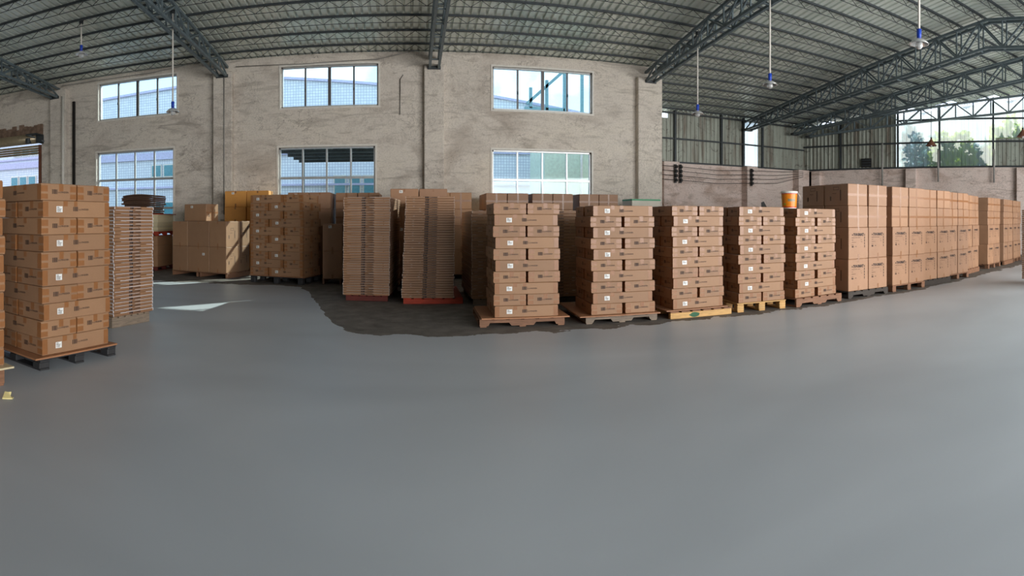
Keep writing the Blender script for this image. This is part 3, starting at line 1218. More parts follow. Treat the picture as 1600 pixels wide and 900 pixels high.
for x_, lab in ((-12.75, 'grey steel roof truss over the column beside the shutter door'),
                (-6.02, 'grey steel roof truss between the first and second upper windows'),
                (.76, 'grey steel roof truss seen end-on between second and third upper windows'),
                (7.95, 'grey steel roof truss on the column at the long wall\'s right end')):
    truss((x_, D1 - .12), (x_, -5.9), D1 - .12 - 8.6, lab)
truss((14.75, D2 - .3), (14.75, -5.9), D2 - .3 - 8.6, 'green-grey steel truss landing beside the narrow bright sheet', .36, .85)
truss((17.4, D2 - .5), (19.9, -5.0), D2 - .5 - 8.6, 'dark steel truss springing from the right rear corner', .36, .8)
ge = G(25, 0, .45)
gA = G(.4, 0, .45)
truss((gA.x, gA.y), (ge.x, ge.y), 14.4, 'brownish steel truss standing against the gable sheeting', .42, .72, .12)

# ------------------------------------------------------------------ goods: pallet stacks of flat cartons
FR = 'flat cartons of the front row'
HB = .018
# near-left stack and the one cut by the picture's edge
AN = radians(74)
flat_stack((-3.64, 4.665), AN, .148, 10, .96, .485, .183, 1.0, 'pair', 'near stack on black pallet', 'flat cartons on the black pallet', 1, seed=1)
deck_sheet((-3.62, 4.54), AN, 1.18, 1.1, .128, 'brown hardboard sheet on the near black plastic pallet', HB)
pallet((-3.63, 4.62), AN, 1.12, 1.05, 'block', 'black plastic block pallet under the near left stack', .127, 'black_plastic')
flat_stack((-3.86, 3.06), AN, .188, 10, .96, .485, .178, 1.0, 'pair', 'stack at picture\'s left edge', 'flat cartons at the left edge', 0, seed=2)
deck_sheet((-3.80, 3.05), AN, 1.06, 1.05, .168, 'pale chipboard sheet under the stack cut by left edge', HB, 'board_cream')
pallet((-3.86, 3.05), AN, 1.0, 1.0, 'notched', 'brown wooden pallet under the stack cut by left edge', .167, 'wood_brown')
# stack under the middle window
AM = radians(-15)
pm_ = Vector((-2.62, 13.42)) - Vector((cos(AM), sin(AM))) * 1.5
flat_stack((pm_.x, pm_.y), AM, .195, 10, .95, .52, .203, 1.07, 'triple', 'stack below middle window', 'flat cartons below the middle window', 1, seed=3)
deck_sheet((pm_.x - .03, pm_.y - .02), AM, 1.58, 1.15, .176, 'hardboard sheet under the stack below the middle window', HB)
pallet((pm_.x, pm_.y), AM, 1.5, 1.08, 'block', 'black block pallet under the stack below the middle window', .175, 'black_plastic')
# front row
flat_stack((1.24, 8.18), radians(-1.5), .148, 10, .965, .49, .169, 1.02, 'pair', 'first stack of front row', FR, 1, seed=4)
deck_sheet((1.06, 8.13), radians(-1.5), 1.34, 1.22, .128, 'hardboard sheet under the first stack of front row', HB)
pallet((1.04, 8.2), radians(-1.5), 1.3, 1.15, 'notched', 'worn notched wooden pallet under the first stack of front row', .127, 'wood_brown')
flat_stack((2.74, 8.08), radians(-3), .138, 10, .98, .5, .167, 1.05, 'pair', 'second stack of front row', FR, 0, seed=5)
deck_sheet((2.54, 8.02), radians(-3), 1.32, 1.5, .118, 'hardboard sheet under the second stack of front row', HB)
pallet((2.66, 8.1), radians(-3), 1.18, 1.3, 'notched', 'grey-brown wooden pallet under the second stack of front row', .117, 'wood_grey')
flat_stack((4.12, 8.06), radians(-1), .138, 10, .94, .47, .168, .98, 'pair', 'third stack of front row', FR, 1, seed=6)
deck_sheet((4.0, 8.02), radians(-1), 1.16, 1.15, .118, 'hardboard sheet under the third stack of front row', HB)
pallet((4.05, 7.98), radians(-2), 1.15, 1.1, 'beam', 'pale timber pallet with green paint under the third stack', .117, 'wood_pale')
flat_stack((5.38, 8.0), radians(-6), .158, 10, .9, .455, .166, .96, 'pair', 'fourth stack of front row', FR, 0, seed=7)
pallet((5.34, 7.98), radians(-6), 1.0, 1.0, 'block', 'pale timber block pallet under the fourth stack of front row', .157, 'wood_pale')
flat_stack((6.56, 7.86), radians(2), .158, 10, 1.0, .49, .164, 1.05, 'pair', 'fifth stack of front row', FR, 0, seed=8)
pallet((6.52, 7.8), radians(2), 1.2, 1.1, 'notched', 'reddish notched wooden pallet under the fifth stack of front row', .157, 'wood_brown')

# stacks of slim flat cartons in stretch film
slim_stack((-1.32, 10.98), radians(-5), .115, 40, .92, 2.0, .0486, 'glossy stack left of red pallet', 'slim cartons left of the red pallet', (.02, .0), 0, seed=11, fill=.8)
pallet((-1.27, 11.0), radians(-5), .84, 1.9, 'beam', 'dark red-brown pallet under the glossy slim carton stack', .114, 'wood_darkred')
slim_stack((-.15, 10.58), radians(-1), .115, 42, .99, 2.0, .0462, 'stack on the red pallet', 'slim cartons on the red pallet', (.05, .0), .07, seed=12, fill=.06)
pallet((-.12, 10.6), radians(-1), 1.14, 1.9, 'beam', 'bright red painted pallet in the middle aisle', .114, 'wood_red')
slim_stack((1.17, 10.4), 0, .115, 26, .98, 2.0, .064, 'stack half behind first front-row stack', 'slim cartons behind the front row', (0, 0), 0, seed=13, fill=.12)
pallet((1.2, 10.42), 0, .95, 1.9, 'beam', 'grey pallet half hidden behind first front-row stack', .114, 'wood_grey')
slim_stack((2.32, 10.4), 0, .115, 27, .98, 1.2, .062, 'stack between first two front-row stacks', 'slim cartons between front-row stacks', (0, 0), 0, seed=14, fill=.1)
pallet((2.34, 10.42), 0, .95, 1.15, 'beam', 'dark pallet seen between the first two front-row stacks', .114, 'wood_black')
slim_stack((-4.18, 7.08), radians(74.7), .16, 31, .87, 1.6, .0532, 'wrapped stack behind near-left cartons', 'slim cartons at the left', (.05, .04), 0, 'carton_wrapped', seed=15, film='film_bright', fill=.85)
pallet((-4.18, 7.05), radians(74.7), .82, 1.5, 'beam', 'weathered grey pallet under the wrapped slim stack at left', .159, 'wood_grey')
slim_stack((12.24, 5.02), radians(-2), .15, 36, .9, 1.2, .0475, 'stack at picture\'s right edge', 'slim cartons at the right edge', (0, 0), 0, seed=16, film='film_bright', fill=.3)
pallet((12.26, 5.06), radians(-2), .86, 1.1, 'beam', 'dark pallet at the picture\'s right edge', .149, 'wood_black')


# tall carton stacks
def t_stack(P, a, desc, group, w=.585, d=.7, hs=(.655, .65, .452, .448), z0=.145, cols=2, deep=2, fronts=('print', 'print', 'tape', 'tape'),
            pal=None, mat='carton_tall', seed=0, rear_only=(), sticker=False, gap=.02, side=None, skip=()):
    r = random.Random(seed)
    u = Vector((cos(a), sin(a)))
    v = Vector((-sin(a), cos(a)))
    P = Vector(P)
    names = ('bottom', 'second-from-bottom', 'third-from-bottom', 'top')
    for k in range(deep):
        for i in range(cols):
            if (k, i) in skip:          # columns the photograph shows nothing of
                continue
            z = z0
            for j, h in enumerate(hs):
                q = P + u * (w / 2 + i * (w + gap) + r.uniform(-.008, .008)) + v * (d / 2 + k * (d + .03) + r.uniform(-.014, .014))
                nm = names[j] if j < len(hs) - 1 else 'top'
                side_w = ('left' if i == 0 else 'right' if i == cols - 1 else 'middle') if cols > 1 else ''
                adj = 'printed' if fronts[j] == 'print' else 'taped' if fronts[j] == 'tape' else 'plain'
                hue = {'carton_orange_lit': 'orange-lit brown', 'carton_white': 'white'}.get(mat, 'brown')
                pos = ' '.join(w_ for w_ in (('rear' if k else 'front') if deep > 1 else '', side_w) if w_)
                tall_carton(q.x, q.y, z, a + r.uniform(-.01, .01), w, d, h - .002,
                            f'{adj} {hue} carton, {pos + " " if pos else ""}{nm} level, {desc}', group,
                            fronts[j] if k == 0 else None, side if (side and (i == 0 and side in (-1, 'both') or i == cols - 1 and side in (1, 'both'))) else None, mat,
                            (-w * .12, h - .07) if (sticker and k == 0 and j % 2 == 1 and i == 0) else None)
                z += h
    if pal:
        tw = cols * w + (cols - 1) * gap
        pallet((P - u * .02 - v * .02), a, tw + .04, deep * d + .05, pal[0], pal[1], z0 - .001, pal[2])


TG = 'tall cartons of the right-hand row'
rows_t = [((8.02, 7.95), 0, 'first', 2), ((9.43, 7.97), 1, 'second', 2), ((10.72, 8.08), 2, 'third', 2), ((12.05, 8.32), 4, 'fourth', 2),
          ((13.75, 8.80), 13, 'fifth', 2), ((15.75, 9.22), 10, 'sixth', 2), ((17.35, 9.5), 13, 'seventh', 2), ((18.75, 9.85), 14, 'eighth', 1)]
for k, (P, a, nm, deep) in enumerate(rows_t):
    t_stack(P, radians(a), f'{nm} tall stack right of bucket', TG, deep=deep, skip=((1, 1),) if k == 0 else ((1, 0), (1, 1)), seed=30 + k, side=-1 if k < 2 else None,
            pal=('notched' if k == 0 else 'block' if k % 2 else 'beam', f'dark wooden pallet under the {nm} tall stack right of bucket', 'wood_black' if k in (0, 2) else 'wood_brown'))
# back row along the plastered wall
KG = 'tall cartons along the back wall'
t_stack((-3.28, 14.75), 0, 'stack right behind middle-window stack', KG, w=.57, fronts=('flap', 'flap', 'flap', 'flap'), seed=40, skip=((1, 0),), sticker=True, pal=('block', 'dark pallet behind the stack below middle window', 'wood_black'))
t_stack((-2.02, 15.1), 0, 'stack under middle window\'s right half', KG, seed=41, skip=((1, 0),), fronts=('flap', 'flap', 'tape', 'tape'), pal=('block', 'wooden pallet under middle window\'s right half', 'wood_brown'))
t_stack((-2.17, 13.75), 0, 'two-high stack left of glossy slim stack', KG, w=.5, d=.6, hs=(.68, .68), deep=1, cols=2, fronts=('flap', 'flap'), seed=42, sticker=True, pal=('runner', 'brown runner pallet left of the glossy slim stack', 'wood_brown'))
t_stack((-.46, 13.25), 0, 'tallest stack behind red pallet', KG, w=.67, d=.58, fronts=('flap',) * 4, hs=(.655, .65, .452, .448), seed=43, sticker=True, pal=('block', 'dark pallet behind the stack on red pallet', 'wood_black'))
t_stack((.5, 15.0), 0, 'stack before the wall column', KG, seed=44, skip=((1, 0),), fronts=('flap', 'flap', 'tape', 'tape'), mat='carton_pale', pal=('block', 'wooden pallet by the wall column behind red pallet', 'wood_brown'))
t_stack((2.1, 15.2), 0, 'stack under right window\'s left end', KG, seed=45, skip=((1, 1),), fronts=('flap', 'flap', 'tape', 'tape'), pal=('block', 'dark pallet under the right window\'s left end', 'wood_black'))
t_stack((3.42, 15.2), 0, 'stack under right window\'s middle', KG, seed=46, skip=((1, 0), (1, 1)), fronts=('flap', 'flap', 'tape', 'tape'), pal=('block', 'dark pallet under the right window\'s middle', 'wood_black'))
t_stack((4.8, 15.2), 0, 'stack under right window\'s right end', KG, seed=47, skip=((1, 1),), fronts=('flap', 'flap', 'tape', 'tape'), pal=('block', 'dark pallet under the right window\'s right end', 'wood_black'))
# pale box with green taped edges on a low stack
t_stack((6.35, 15.3), 0, 'low stack under green-edged box', KG, w=.58, d=.7, hs=(.7, .7), deep=1, cols=2, fronts=('flap', 'flap'), seed=48, pal=('block', 'pallet under the green-edged white box', 'wood_brown'))
gb = ob('white_box', bev_box(.98, .66, .69, 'carton_white', .008), None, (6.94, 15.66, 1.547), radians(4), None, 'white box with green taped top edges behind the front row', 'box')
mb = MB()
for sx_ in (-1, 1):
    mb.box((sx_ * .49, 0, .665), (.006, .66, .05))
    mb.box((0, sx_ * .33, .665), (.98, .006, .05))
ob('green_tape', mb.mesh('green_tape', 'green_edge'), gb)['label'] = 'green edge tape'
# brown cartons by the wall, orange window light put into their colour
t_stack((-5.6, 16.2), 0, 'stack by wall between the windows', 'orange-lit brown cartons by the wall', w=.69, d=.55, hs=(.69, .69, .48, .49), deep=1, cols=2, mat='carton_orange_lit', fronts=('flap',) * 4, seed=49, sticker=True, pal=('block', 'pallet under the orange-lit brown cartons by the wall', 'wood_brown'))
# low pallet with six big cartons, left
AL = radians(-15)
pn = Vector((-4.93, 14.35)) - Vector((cos(AL), sin(AL))) * 1.88
un, vn = Vector((cos(AL), sin(AL))), Vector((-sin(AL), cos(AL)))
NG = 'big cartons on the low left pallet'
for k in range(2):
    xoff = 0
    for i, w_ in enumerate((.56, .75, .56)):
        for j in range(2):
            q = pn + un * (xoff + w_ / 2) + vn * (.305 + k * .625)
            tall_carton(q.x, q.y, .145 + j * .712, AL + rnd.uniform(-.006, .006), w_, .61, .71,
                        f'big plain carton, {("left", "middle", "right")[i]} {("front", "rear")[k]} {("lower", "upper")[j]}, low pallet left of window stack', NG,
                        'flap' if k == 0 else None, 1 if i == 2 else None, 'carton', (.18, .5) if (i == 1 and j == 0 and k == 0) else None)
        xoff += w_ + .01
pallet(pn - un * .02, AL, 1.95, 1.3, 'runner', 'brown runner pallet under the six big plain cartons', .144, 'wood_brown')
q = pn + un * .72 + vn * .45
tb_ = tall_carton(q.x, q.y, 1.571, AL, .78, .6, .49, 'single carton lying on top of the big plain cartons', None, 'none', 1, 'carton', (-.12, .41))
ob('packing_tape', MB().box((.391, 0, .245), (.002, .6, .045)).box((.391, 0, .245), (.002, .05, .49)).mesh('packing_tape', 'tape'), tb_)

# far-left double stack of boards, with a heap of folded cardboard on top
wx, wy = -9.1, 15.75
pallet((wx, wy), 0, 1.42, 1.25, 'notched', 'dark red pallet on the floor under the far left boxes', .12, 'wood_darkred')
z = .121
WG = 'cream boxes between the two red pallets'
for j, hh in enumerate((.34, .34, .3)):
    for i in range(2):
        ob('cream_box', bev_box(.69, 1.15, hh - .002, 'carton_pale', .008), None, (wx + .36 + i * .7, wy + .6, z), 0, None,
           f'cream box, {("left", "right")[i]} {("bottom", "middle", "top")[j]} one, between the far left red pallets', 'box', WG)
    z += hh
# upper pallet sits on the boxes
up_ = pallet((wx, wy - .02), 0, 1.46, 1.25, 'notched', 'orange-red pallet carrying the pale boards, far left', .14, 'wood_red')
up_.location.z = z + .001
z += .142
for i in range(9):
    ob('pale_board', bev_box(1.42, 1.2, .058, 'board_cream', .004), None, (wx + .71 + rnd.uniform(-.008, .008), wy + .6, z), 0, None,
       f'pale board, {"topmost" if i == 8 else ordinal(9 - i) + " from top"}, under the folded cardboard heap', 'board', 'pale boards under the cardboard heap')
    z += .0595
ob('cover_board', bev_box(1.56, 1.3, .025, 'wood_red', .003), None, (wx + .72, wy + .6, z), 0, None, 'orange-brown cover board on top of the pale boards', 'board')
z += .026
for i in range(10):
    w_, d_ = 1.16 + rnd.uniform(-.14, .08), .8 + rnd.uniform(-.1, .1)
    mb = MB()
    nx_ = 8
    h_ = .05
    for jx in range(nx_ + 1):
        fx = jx / nx_ - .5
        sag = .007 * i * (1 - 4 * (fx * w_ / 1.3) ** 2)
        for yy_ in (-d_ / 2, d_ / 2):
            for zz in (0, h_):
                mb.v.append((fx * w_ + (.03 * rnd.random()), yy_, zz + sag))
    for jx in range(nx_):
        b_ = jx * 4
        mb.f += [(b_, b_ + 4, b_ + 5, b_ + 1), (b_ + 1, b_ + 5, b_ + 7, b_ + 3), (b_ + 3, b_ + 7, b_ + 6, b_ + 2), (b_ + 2, b_ + 6, b_ + 4, b_)]
    mb.f += [(0, 1, 3, 2), (nx_ * 4, nx_ * 4 + 2, nx_ * 4 + 3, nx_ * 4 + 1)]
    me = mb.mesh('folded_carton', 'carton_dark')
    ob('folded_carton', me, None, (wx + .66 + rnd.uniform(-.02, .02), wy + .5, z), rnd.uniform(-.05, .05), None,
       f'dark folded carton, {"topmost" if i == 9 else ordinal(10 - i) + " from top"}, heap before the left window', 'cardboard', 'folded cartons before the left window')
    z += .058

# ------------------------------------------------------------------ paint bucket on the fifth stack
bz = .158 + 10 * .166
bk = ob('paint_bucket', None, None, (6.84, 8.40, bz + .004), radians(-40), None, 'orange paint bucket with white lid on the fifth front-row stack', 'bucket')
R0, R1, HBk = .135, .155, .34
ob('bucket_body', MB().lathe([(0, 0), (R0, 0), (R0 + .003, .01), (R1, HBk - .03), (R1 - .006, HBk - .03), (R1 - .006, HBk - .05)], 32).mesh('bucket_body', 'bucket_white', True), bk)
ob('lid', MB().lathe([(R1 + .004, HBk - .035), (R1 + .012, HBk - .03), (R1 + .012, HBk - .005), (R1 + .005, HBk), (R1 - .02, HBk - .004), (0, HBk - .006)], 32).mesh('lid', 'bucket_white', True), bk)['label'] = 'white lid'


def band(a0, a1, z0_, z1_, mat, nm, e=.0015, n=40):
    mb = MB()
    for zz in (z0_, z1_):
        rr = R0 + (R1 - R0) * zz / (HBk - .03) + e + .002
        for i in range(n + 1):
            a_ = a0 + (a1 - a0) * i / n
            mb.v.append((rr * cos(a_), rr * sin(a_), zz))
    for i in range(n):
        mb.f.append((i, i + 1, n + 2 + i, n + 1 + i))
    return ob(nm, mb.mesh(nm, mat, True), bk)


band(radians(-175), radians(25), .03, HBk - .045, 'bucket_orange', 'bucket_label')['label'] = 'orange printed wrap'
band(radians(-175), radians(25), .02, .04, 'bucket_red', 'bucket_label', .002)
band(radians(-175), radians(25), HBk - .06, HBk - .045, 'bucket_red', 'bucket_label', .002)
band(radians(-178), radians(-150), .03, HBk - .06, 'bucket_yellow', 'bucket_label', .0022)
band(radians(-100), radians(-40), .14, .19, 'bucket_grey', 'bucket_label', .0024)
band(radians(-2), radians(2), .02, HBk - .045, 'bucket_white', 'bucket_label', .0026)
band(radians(4), radians(18), .04, .1, 'bucket_green', 'bucket_label', .0026)
band(radians(4), radians(18), .23, .27, 'bucket_green', 'bucket_label', .0026)
band(radians(-130), radians(-118), .075, .1, 'lime', 'bucket_label', .0026, 5)
hp = [(R1 + .012, 0, HBk - .03)] + [(R1 + .02 + .05 * sin(q * pi / 8), -.0 + .012 * q, HBk - .05 - .022 * q) for q in range(1, 6)]
ob('handle', MB().tube(hp, .004, 6).mesh('handle', 'bucket_white', True), bk)


# ------------------------------------------------------------------ hanging lamps
def pendant(x, y, zb, label, shade='cage', zt_=None):
    zt_ = zt_ or roof_z(y) - (.02 if x < -8 else .34)
    root = ob('pendant_lamp', None, None, (x, y, zb), 0, None, label, 'lamp')
    H = zt_ - zb
    ob('rod', MB().tube([(0, 0, .3 if shade == 'cage' else .2), (0, 0, H)], .022 if shade == 'cage' else .012, 8).mesh('rod', 'white_paint' if shade == 'cage' else 'cable_black', True), root)
    ob('ceiling_hook', MB().lathe([(0, 0), (.06, 0), (.06, .1), (0, .1)], 10, (0, 0, H - .05)).mesh('ceiling_hook', 'steel_dark'), root)
    if shade == 'cage':
        ob('lamp_socket', MB().lathe([(0, .12), (.04, .12), (.045, .3), (0, .32)], 12).mesh('lamp_socket', 'blue_plastic', True), root)
        ob('lamp_shade', MB().lathe([(.04, .14), (.12, .1), (.17, .05), (.18, .03), (.165, .035), (.11, .08), (.03, .12)], 24).mesh('lamp_shade', 'lamp_glass', True), root)
        ob('bulb', MB().lathe([(.03, .12), (.07, .05), (.07, -.01), (.04, -.05), (0, -.06)], 16).mesh('bulb', 'lamp_glass', True), root)
    else:
        ob('lamp_shade', MB().lathe([(.03, .3), (.06, .22), (.22, .02), (.23, 0), (.21, .01), (.05, .2)], 24).mesh('lamp_shade', 'rust_shade', True), root)
        ob('lamp_socket', MB().lathe([(0, .34), (.035, .34), (.035, .22), (0, .22)], 12).mesh('lamp_socket', 'cable_black', True), root)
        ob('bulb', MB().lathe([(.03, .1), (.05, .02), (.03, -.05), (0, -.06)], 12).mesh('bulb', 'lamp_glass', True), root)


def at(px, py, r):
    th_ = (px - 640) / 868
    return r * sin(th_), r * cos(th_), EYE + (344 - py) / 868 * r


for px, py, r, lab, sh in ((127, 87, 16.2, 'leftmost hanging lamp with blue socket on a white rod', 'cage'),
                           (270, 177, 14.6, 'hanging lamp in front of the left upper window', 'cage'),
                           (1090, 180, 16.05, 'hanging lamp just right of the long wall\'s last column', 'cage'),
                           (1203, 135, 13.2, 'hanging lamp with blue socket beneath the plain roof bay', 'cage'),
                           (1436, 72, 10.0, 'hanging lamp in front of the green-grey truss', 'cage'),
                           (1455, 228, 22.4, 'dark cone lamp before the translucent gable sheets', 'cone'),
                           (1598, 214, 20.7, 'dark cone lamp at the picture\'s right edge', 'cone')):
    x_, y_, z_ = at(px, py, r)
    pendant(x_, y_, z_, lab, sh)

# ------------------------------------------------------------------ pipes, wires, insulators
ob('drain_pipe', MB().tube([(-12.3, D1 - .31, 0), (-12.3, D1 - .31, 6.3)], .06, 10).mesh('drain_pipe', 'white_paint', True), None, (0, 0, 0), 0, None, 'white vertical pipe beside the left column', 'pipe')
ob('cable_duct', MB().box((-11.98, D1 - .05, 3.05), (.09, .08, 6.1)).mesh('cable_duct', 'cable_black'), None, (0, 0, 0), 0, None, 'black vertical duct on the wall beside the white pipe', 'duct')
cn = ob('conduit', MB().tube([(-5.95, D1 - .25, 1.75), (-5.95, D1 - .25, 6.4)], .018, 8).mesh('conduit', 'pipe_grey', True), None, (0, 0, 0), 0, None, 'thin conduit running down the column to a socket box', 'conduit')
ob('socket_box', bev_box(.2, .08, .16, 'white_paint', .01), cn, (-5.95, D1 - .28, 1.62))
ob('conduit', MB().tube([(-.3, D1 - .02, 4.9), (-.3, D1 - .02, 6.0), (-.2, D1 - .02, 6.15)], .015, 6).mesh('conduit', 'pipe_grey', True), None, (0, 0, 0), 0, None, 'short thin conduit right of the middle upper window', 'conduit')
for pts, lab in (([(-12.4, D1 - .3, 6.7), (-10.5, D1 - .15, 6.72), (-8.6, D1 - .15, 6.72), (-6.2, D1 - .4, 6.85)], 'thin slack cable above the left upper window'),
                 ([(-5.6, D1 - .1, 6.62), (-3.4, D1 - .08, 6.56), (-1.0, D1 - .1, 6.62), (.3, D1 - .3, 6.85)], 'thin slack cable above the middle upper window')):
    ob('cable', MB().tube(pts, .012, 5).mesh('cable', 'pipe_grey', True), None, (0, 0, 0), 0, None, lab, 'cable')
ins = []
for x_, y_, lab in ((10.88, D2 - .56, 'left black insulator rack on the right rear pilaster'), (11.12, D2 - .56, 'right black insulator rack beside its twin on the pilaster'),
                    (14.83, D2 - .56, 'single black insulator rack under the narrow bright sheet')):
    rt = ob('insulator_rack', None, None, (x_, y_, 3.2), 0, None, lab, 'insulator')
    ob('rack_strip', MB().box((0, .03, .38), (.1, .04, .8)).mesh('rack_strip', 'cable_black'), rt)
    for k in range(4):
        ob('insulator', MB().lathe([(0, 0), (.05, 0), (.065, .03), (.045, .06), (.065, .09), (.05, .12), (0, .12)], 10, (0, -.05, .04 + .19 * k)).mesh('insulator', 'cable_black', True), rt)
for k in range(4):
    zz = 3.3 + .19 * k
    pts = [(8.5, D2 - .70, zz + .05), (10.9, D2 - .70, zz), (12.9, D2 - .70, zz - .09), (14.83, D2 - .70, zz), (16.3, D2 - .5, zz + .05), (18.0, D2 - .5, 3.75 + .08 * k)]
    ob('power_wire', MB().tube(pts, .012, 5).mesh('power_wire', 'cable_black', True), None, (0, 0, 0), 0, None,
       f'dark bare wire on the insulator racks, {("lowest", "second lowest", "third lowest", "highest")[k]} of four', 'wire', 'wires on the insulator racks')
for s_, z0_, z1_, lab in ((4.19, 3.25, 5.3, 'grey pipe on the gable left of the translucent sheets'), (6.92, 3.4, 4.9, 'grey pipe below the first post of the translucent sheets'),
                          (9.55, 3.35, 4.9, 'grey pipe at the right end of the translucent sheets')):
    q = G(s_, 0, .2)
    ob('drop_pipe', MB().tube([(q.x, q.y, z0_), (q.x, q.y, z1_)], .045, 8).mesh('drop_pipe', 'pipe_grey', True), None, (0, 0, 0), 0, None, lab, 'pipe')
# scrap of yellow paper at the left edge
mb = MB()
pp = [(-.05, -.03), (.04, -.04), (.05, .0), (.02, .02), (.03, .06), (0, .05), (-.03, .07)]
mb.v = [(a_, b_, .012 + .03 * (b_ > .03)) for a_, b_ in pp] + [(a_, b_, .004 + .03 * (b_ > .03)) for a_, b_ in pp]
n = len(pp)
mb.f = [tuple(range(n)), tuple(range(2 * n - 1, n - 1, -1))] + [(i, n + i, n + (i + 1) % n, (i + 1) % n) for i in range(n)]
ob('paper_scrap', mb.mesh('paper_scrap', 'paper_yellow'), None, (-3.3, 3.74, 0), radians(40), None, 'scrap of pale yellow paper on floor at left edge', 'paper')

# ------------------------------------------------------------------ outside
FY = 27.0
bd = ob('tiled_building', None, None, (-6, FY, 0), 0, None, 'white tiled building seen through the wall windows', 'building')
mb = MB()
top = [(-34, 7.6), (-20, 8.3), (-12, 8.65), (-7, 8.75), (-1.5, 8.2), (4.2, 7.65), (9, 7.0)]
for (xa, za), (xb, zb) in zip(top[:-1], top[1:]):
    mb.quad((xa + 6, 0, -.06), (xb + 6, 0, -.06), (xb + 6, 0, zb), (xa + 6, 0, za))
    mb.quad((xa + 6, 0, za), (xb + 6, 0, zb), (xb + 6, 8, zb), (xa + 6, 8, za))
mb.quad((15, 0, -.06), (15, 8, -.06), (15, 8, 7), (15, 0, 7))
ob('facade', mb.mesh('facade', 'facade_tile'), bd)
mb = MB()
for (xa, za), (xb, zb) in zip(top[:-1], top[1:]):
    mb.bar((xa + 6, -.06, za), (xb + 6, -.06, zb), .14, .12)
ob('coping', mb.mesh('coping', 'facade_band'), bd)
for zz, hh in ((5.05, .38), (5.45, .12), (3.35, .1)):
    ob('facade_band', MB().box((-6.5, -.06, zz), (42, .14, hh)).mesh('facade_band', 'facade_band'), bd)
for x0_, nwin, z0_, hh in ((-23.3, 3, 5.6, .55), (-23.5, 3, 3.75, .62), (-13.5, 4, 3.9, .7), (-3.7, 3, 2.6, 1.2), (-13.5, 4, 1.2, 1.4)):
    for k in range(nwin):
        f = ob('window', MB().box((0, -.03, hh / 2), (.62, .1, hh)).mesh('window', 'white_paint'), bd, (x0_ + k * .72 + 6.3, 0, z0_))
        ob('pane', MB().box((0, -.09, hh / 2), (.5, .02, hh - .12)).mesh('pane', 'far_glass'), f)
an = ob('pale_green_annex', None, None, (7.0, 22.6, 0), 0, None, 'pale green annex with downpipe outside the right lower window', 'building')
ob('annex_wall', MB().box((0, 1.4, 2.6), (2.8, 2.8, 5.2)).mesh('annex_wall', 'facade_green'), an)
ob('downpipe', MB().tube([(.2, -.08, 5), (.2, -.08, 2.6), (.45, -.08, 2.2), (.45, -.08, 0)], .06, 8).mesh('downpipe', 'white_paint', True), an)
gt = ob('steel_gantry', None, None, (7.8, 26.2, 0), 0, None, 'pale blue steel frame outside the right upper window', 'frame')
for a_, b_ in (((-1.2, 0, 0), (-1.2, 0, 8.4)), ((-.3, 0, 0), (-.3, 0, 9.4)), ((.6, 0, 0), (.6, 0, 9.6)), ((-2.2, 0, 7.2), (.2, 0, 9.4)), ((-2.3, 0, 7.0), (-.3, 0, 7.0)), ((-2.0, 0, 7.0), (-2.0, 0, 8.0))):
    ob('beam', MB().bar(a_, b_, .14).mesh('beam', 'gantry'), gt)
# canopy outside the middle lower window
cp = ob('yard_canopy', None, None, (-2.2, 22.9, 4.3), 0, None, 'dark ribbed yard canopy outside the middle lower window', 'canopy')
for i in range(8):
    ob('canopy_sheet', bev_box(.68, 5.6, .03, 'wall_sheet', .004), cp, (-2.6 + i * .7, 0, .1))
for yy_ in (-2.4, -1.2, 0, 1.2, 2.4):
    ob('canopy_joist', MB().box((-.1, yy_, .03), (5.6, .08, .12)).mesh('canopy_joist', 'steel_dark'), cp)
for xx in (-2.7, 2.6):
    ob('canopy_post', MB().box((xx, 2.4, -2.17), (.12, .12, 4.3)).mesh('canopy_post', 'steel_dark'), cp)


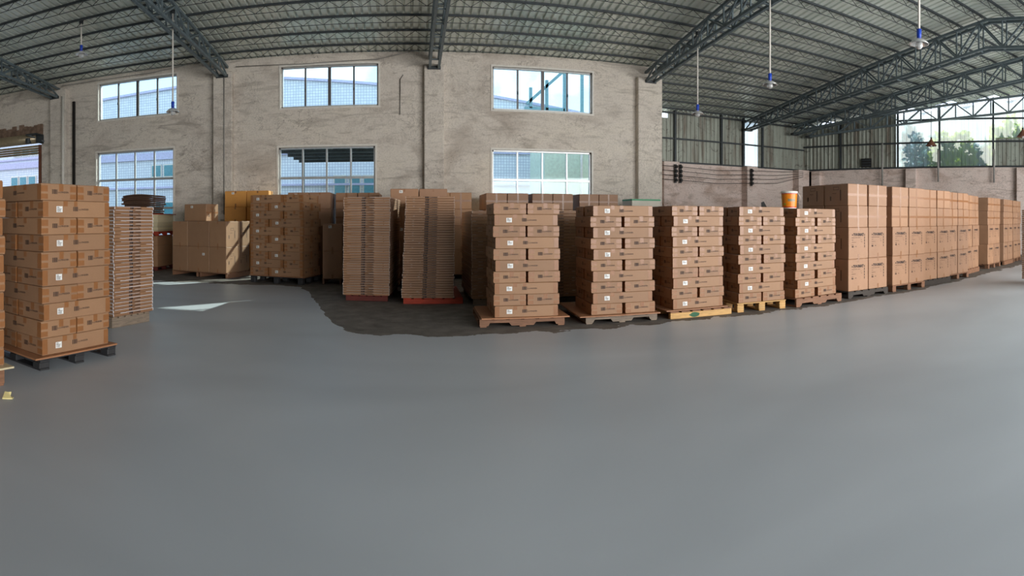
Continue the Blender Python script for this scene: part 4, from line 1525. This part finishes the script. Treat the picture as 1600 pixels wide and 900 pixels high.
# plants behind the translucent gable
def plant(s_, off, w, z0_, z1_, nleaf, mat, lab, seed, size=.16):
    r = random.Random(seed)
    q = G(s_, 0, off)
    root = ob('climbing_shrub', None, None, (q.x, q.y, -.05), ga, None, lab, 'shrub')
    mb = MB()
    for k in range(5):
        x_ = r.uniform(-w / 2, w / 2)
        mb.tube([(x_ * .2, 0, 0), (x_ * .6, 0, z0_ * .6), (x_, .05, (z0_ + z1_) / 2)], .025, 5)
    ob('stem', mb.mesh('stem', 'bark'), root)
    lf = MB()
    for k in range(nleaf):
        x_ = r.uniform(-w / 2 + .1, w / 2 - .1)
        top_ = z1_ - (abs(x_) / w) ** 2 * (z1_ - z0_) * .9 - .55 * (0.5 + .5 * sin(x_ * 6 + seed * 2)) - r.random() * .3
        z_ = z0_ + max(.1, top_ - z0_) * r.random() ** .8
        y_ = r.uniform(-.25, .25)
        a_, b_, s2 = r.uniform(0, 2 * pi), r.uniform(-.8, .8), size * r.uniform(.6, 1.3)
        ux = Vector((cos(a_) * cos(b_), sin(a_) * .3, sin(b_) + .4)).normalized() * s2
        vx = ux.cross(Vector((r.uniform(-.3, .3), 1, r.uniform(-.3, .3)))).normalized() * s2 * .3
        o_ = Vector((x_, y_, z_))
        lf.quad(o_, o_ + ux * .5 + vx, o_ + ux, o_ + ux * .5 - vx)
    fo = ob('foliage', lf.mesh('foliage', mat), root)
    fo['kind'] = 'stuff'


plant(7.45, -1.3, 2.3, 3.9, 6.2, 800, 'leaf_green', 'leafy green shrub behind the middle of the translucent sheets', 1, .3)
plant(10.2, -1.3, 1.9, 4.2, 6.8, 620, 'leaf_green', 'tall green shrub behind the sheets near right edge', 2, .3)
plant(5.4, -1.3, 1.3, 3.9, 6.7, 650, 'leaf_blue_reflect', 'bluish shrub behind the left end of translucent sheets', 3, .24)
plant(8.6, -2.5, 2.5, 3.9, 5.9, 1100, 'leaf_blue_reflect', 'low bluish shrub between the two green ones', 4, .26)
plant(6.2, -2.5, 1.7, 3.9, 6.2, 750, 'leaf_blue_reflect', 'pale bluish shrub deep behind the sheets\' left end', 5, .26)

# dark slot strip in the rear right corner and a bent black scrap on the fourth stack
q = G(.42, 0, .02)
struct('trim_2', MB().box((0, 0, 3.2), (.3, .06, 1.7)).mesh('trim', 'cable_black'), loc=(q.x, q.y, 0), rz=ga)
mb = MB()
mb.v = [(-.05, 0, 0), (.06, 0, 0), (.0, 0, .11), (-.05, 0, .09), (-.05, .02, 0), (.06, .02, 0), (.0, .02, .11), (-.05, .02, .09)]
mb.f = [(0, 1, 2, 3), (7, 6, 5, 4), (0, 4, 5, 1), (1, 5, 6, 2), (2, 6, 7, 3), (3, 7, 4, 0)]
ob('plastic_scrap', mb.mesh('plastic_scrap', 'cable_black'), None, (6.15, 8.3, .158 + 10 * .168), radians(-30), None, 'bent black plastic scrap on top of the fourth front-row stack', 'scrap')
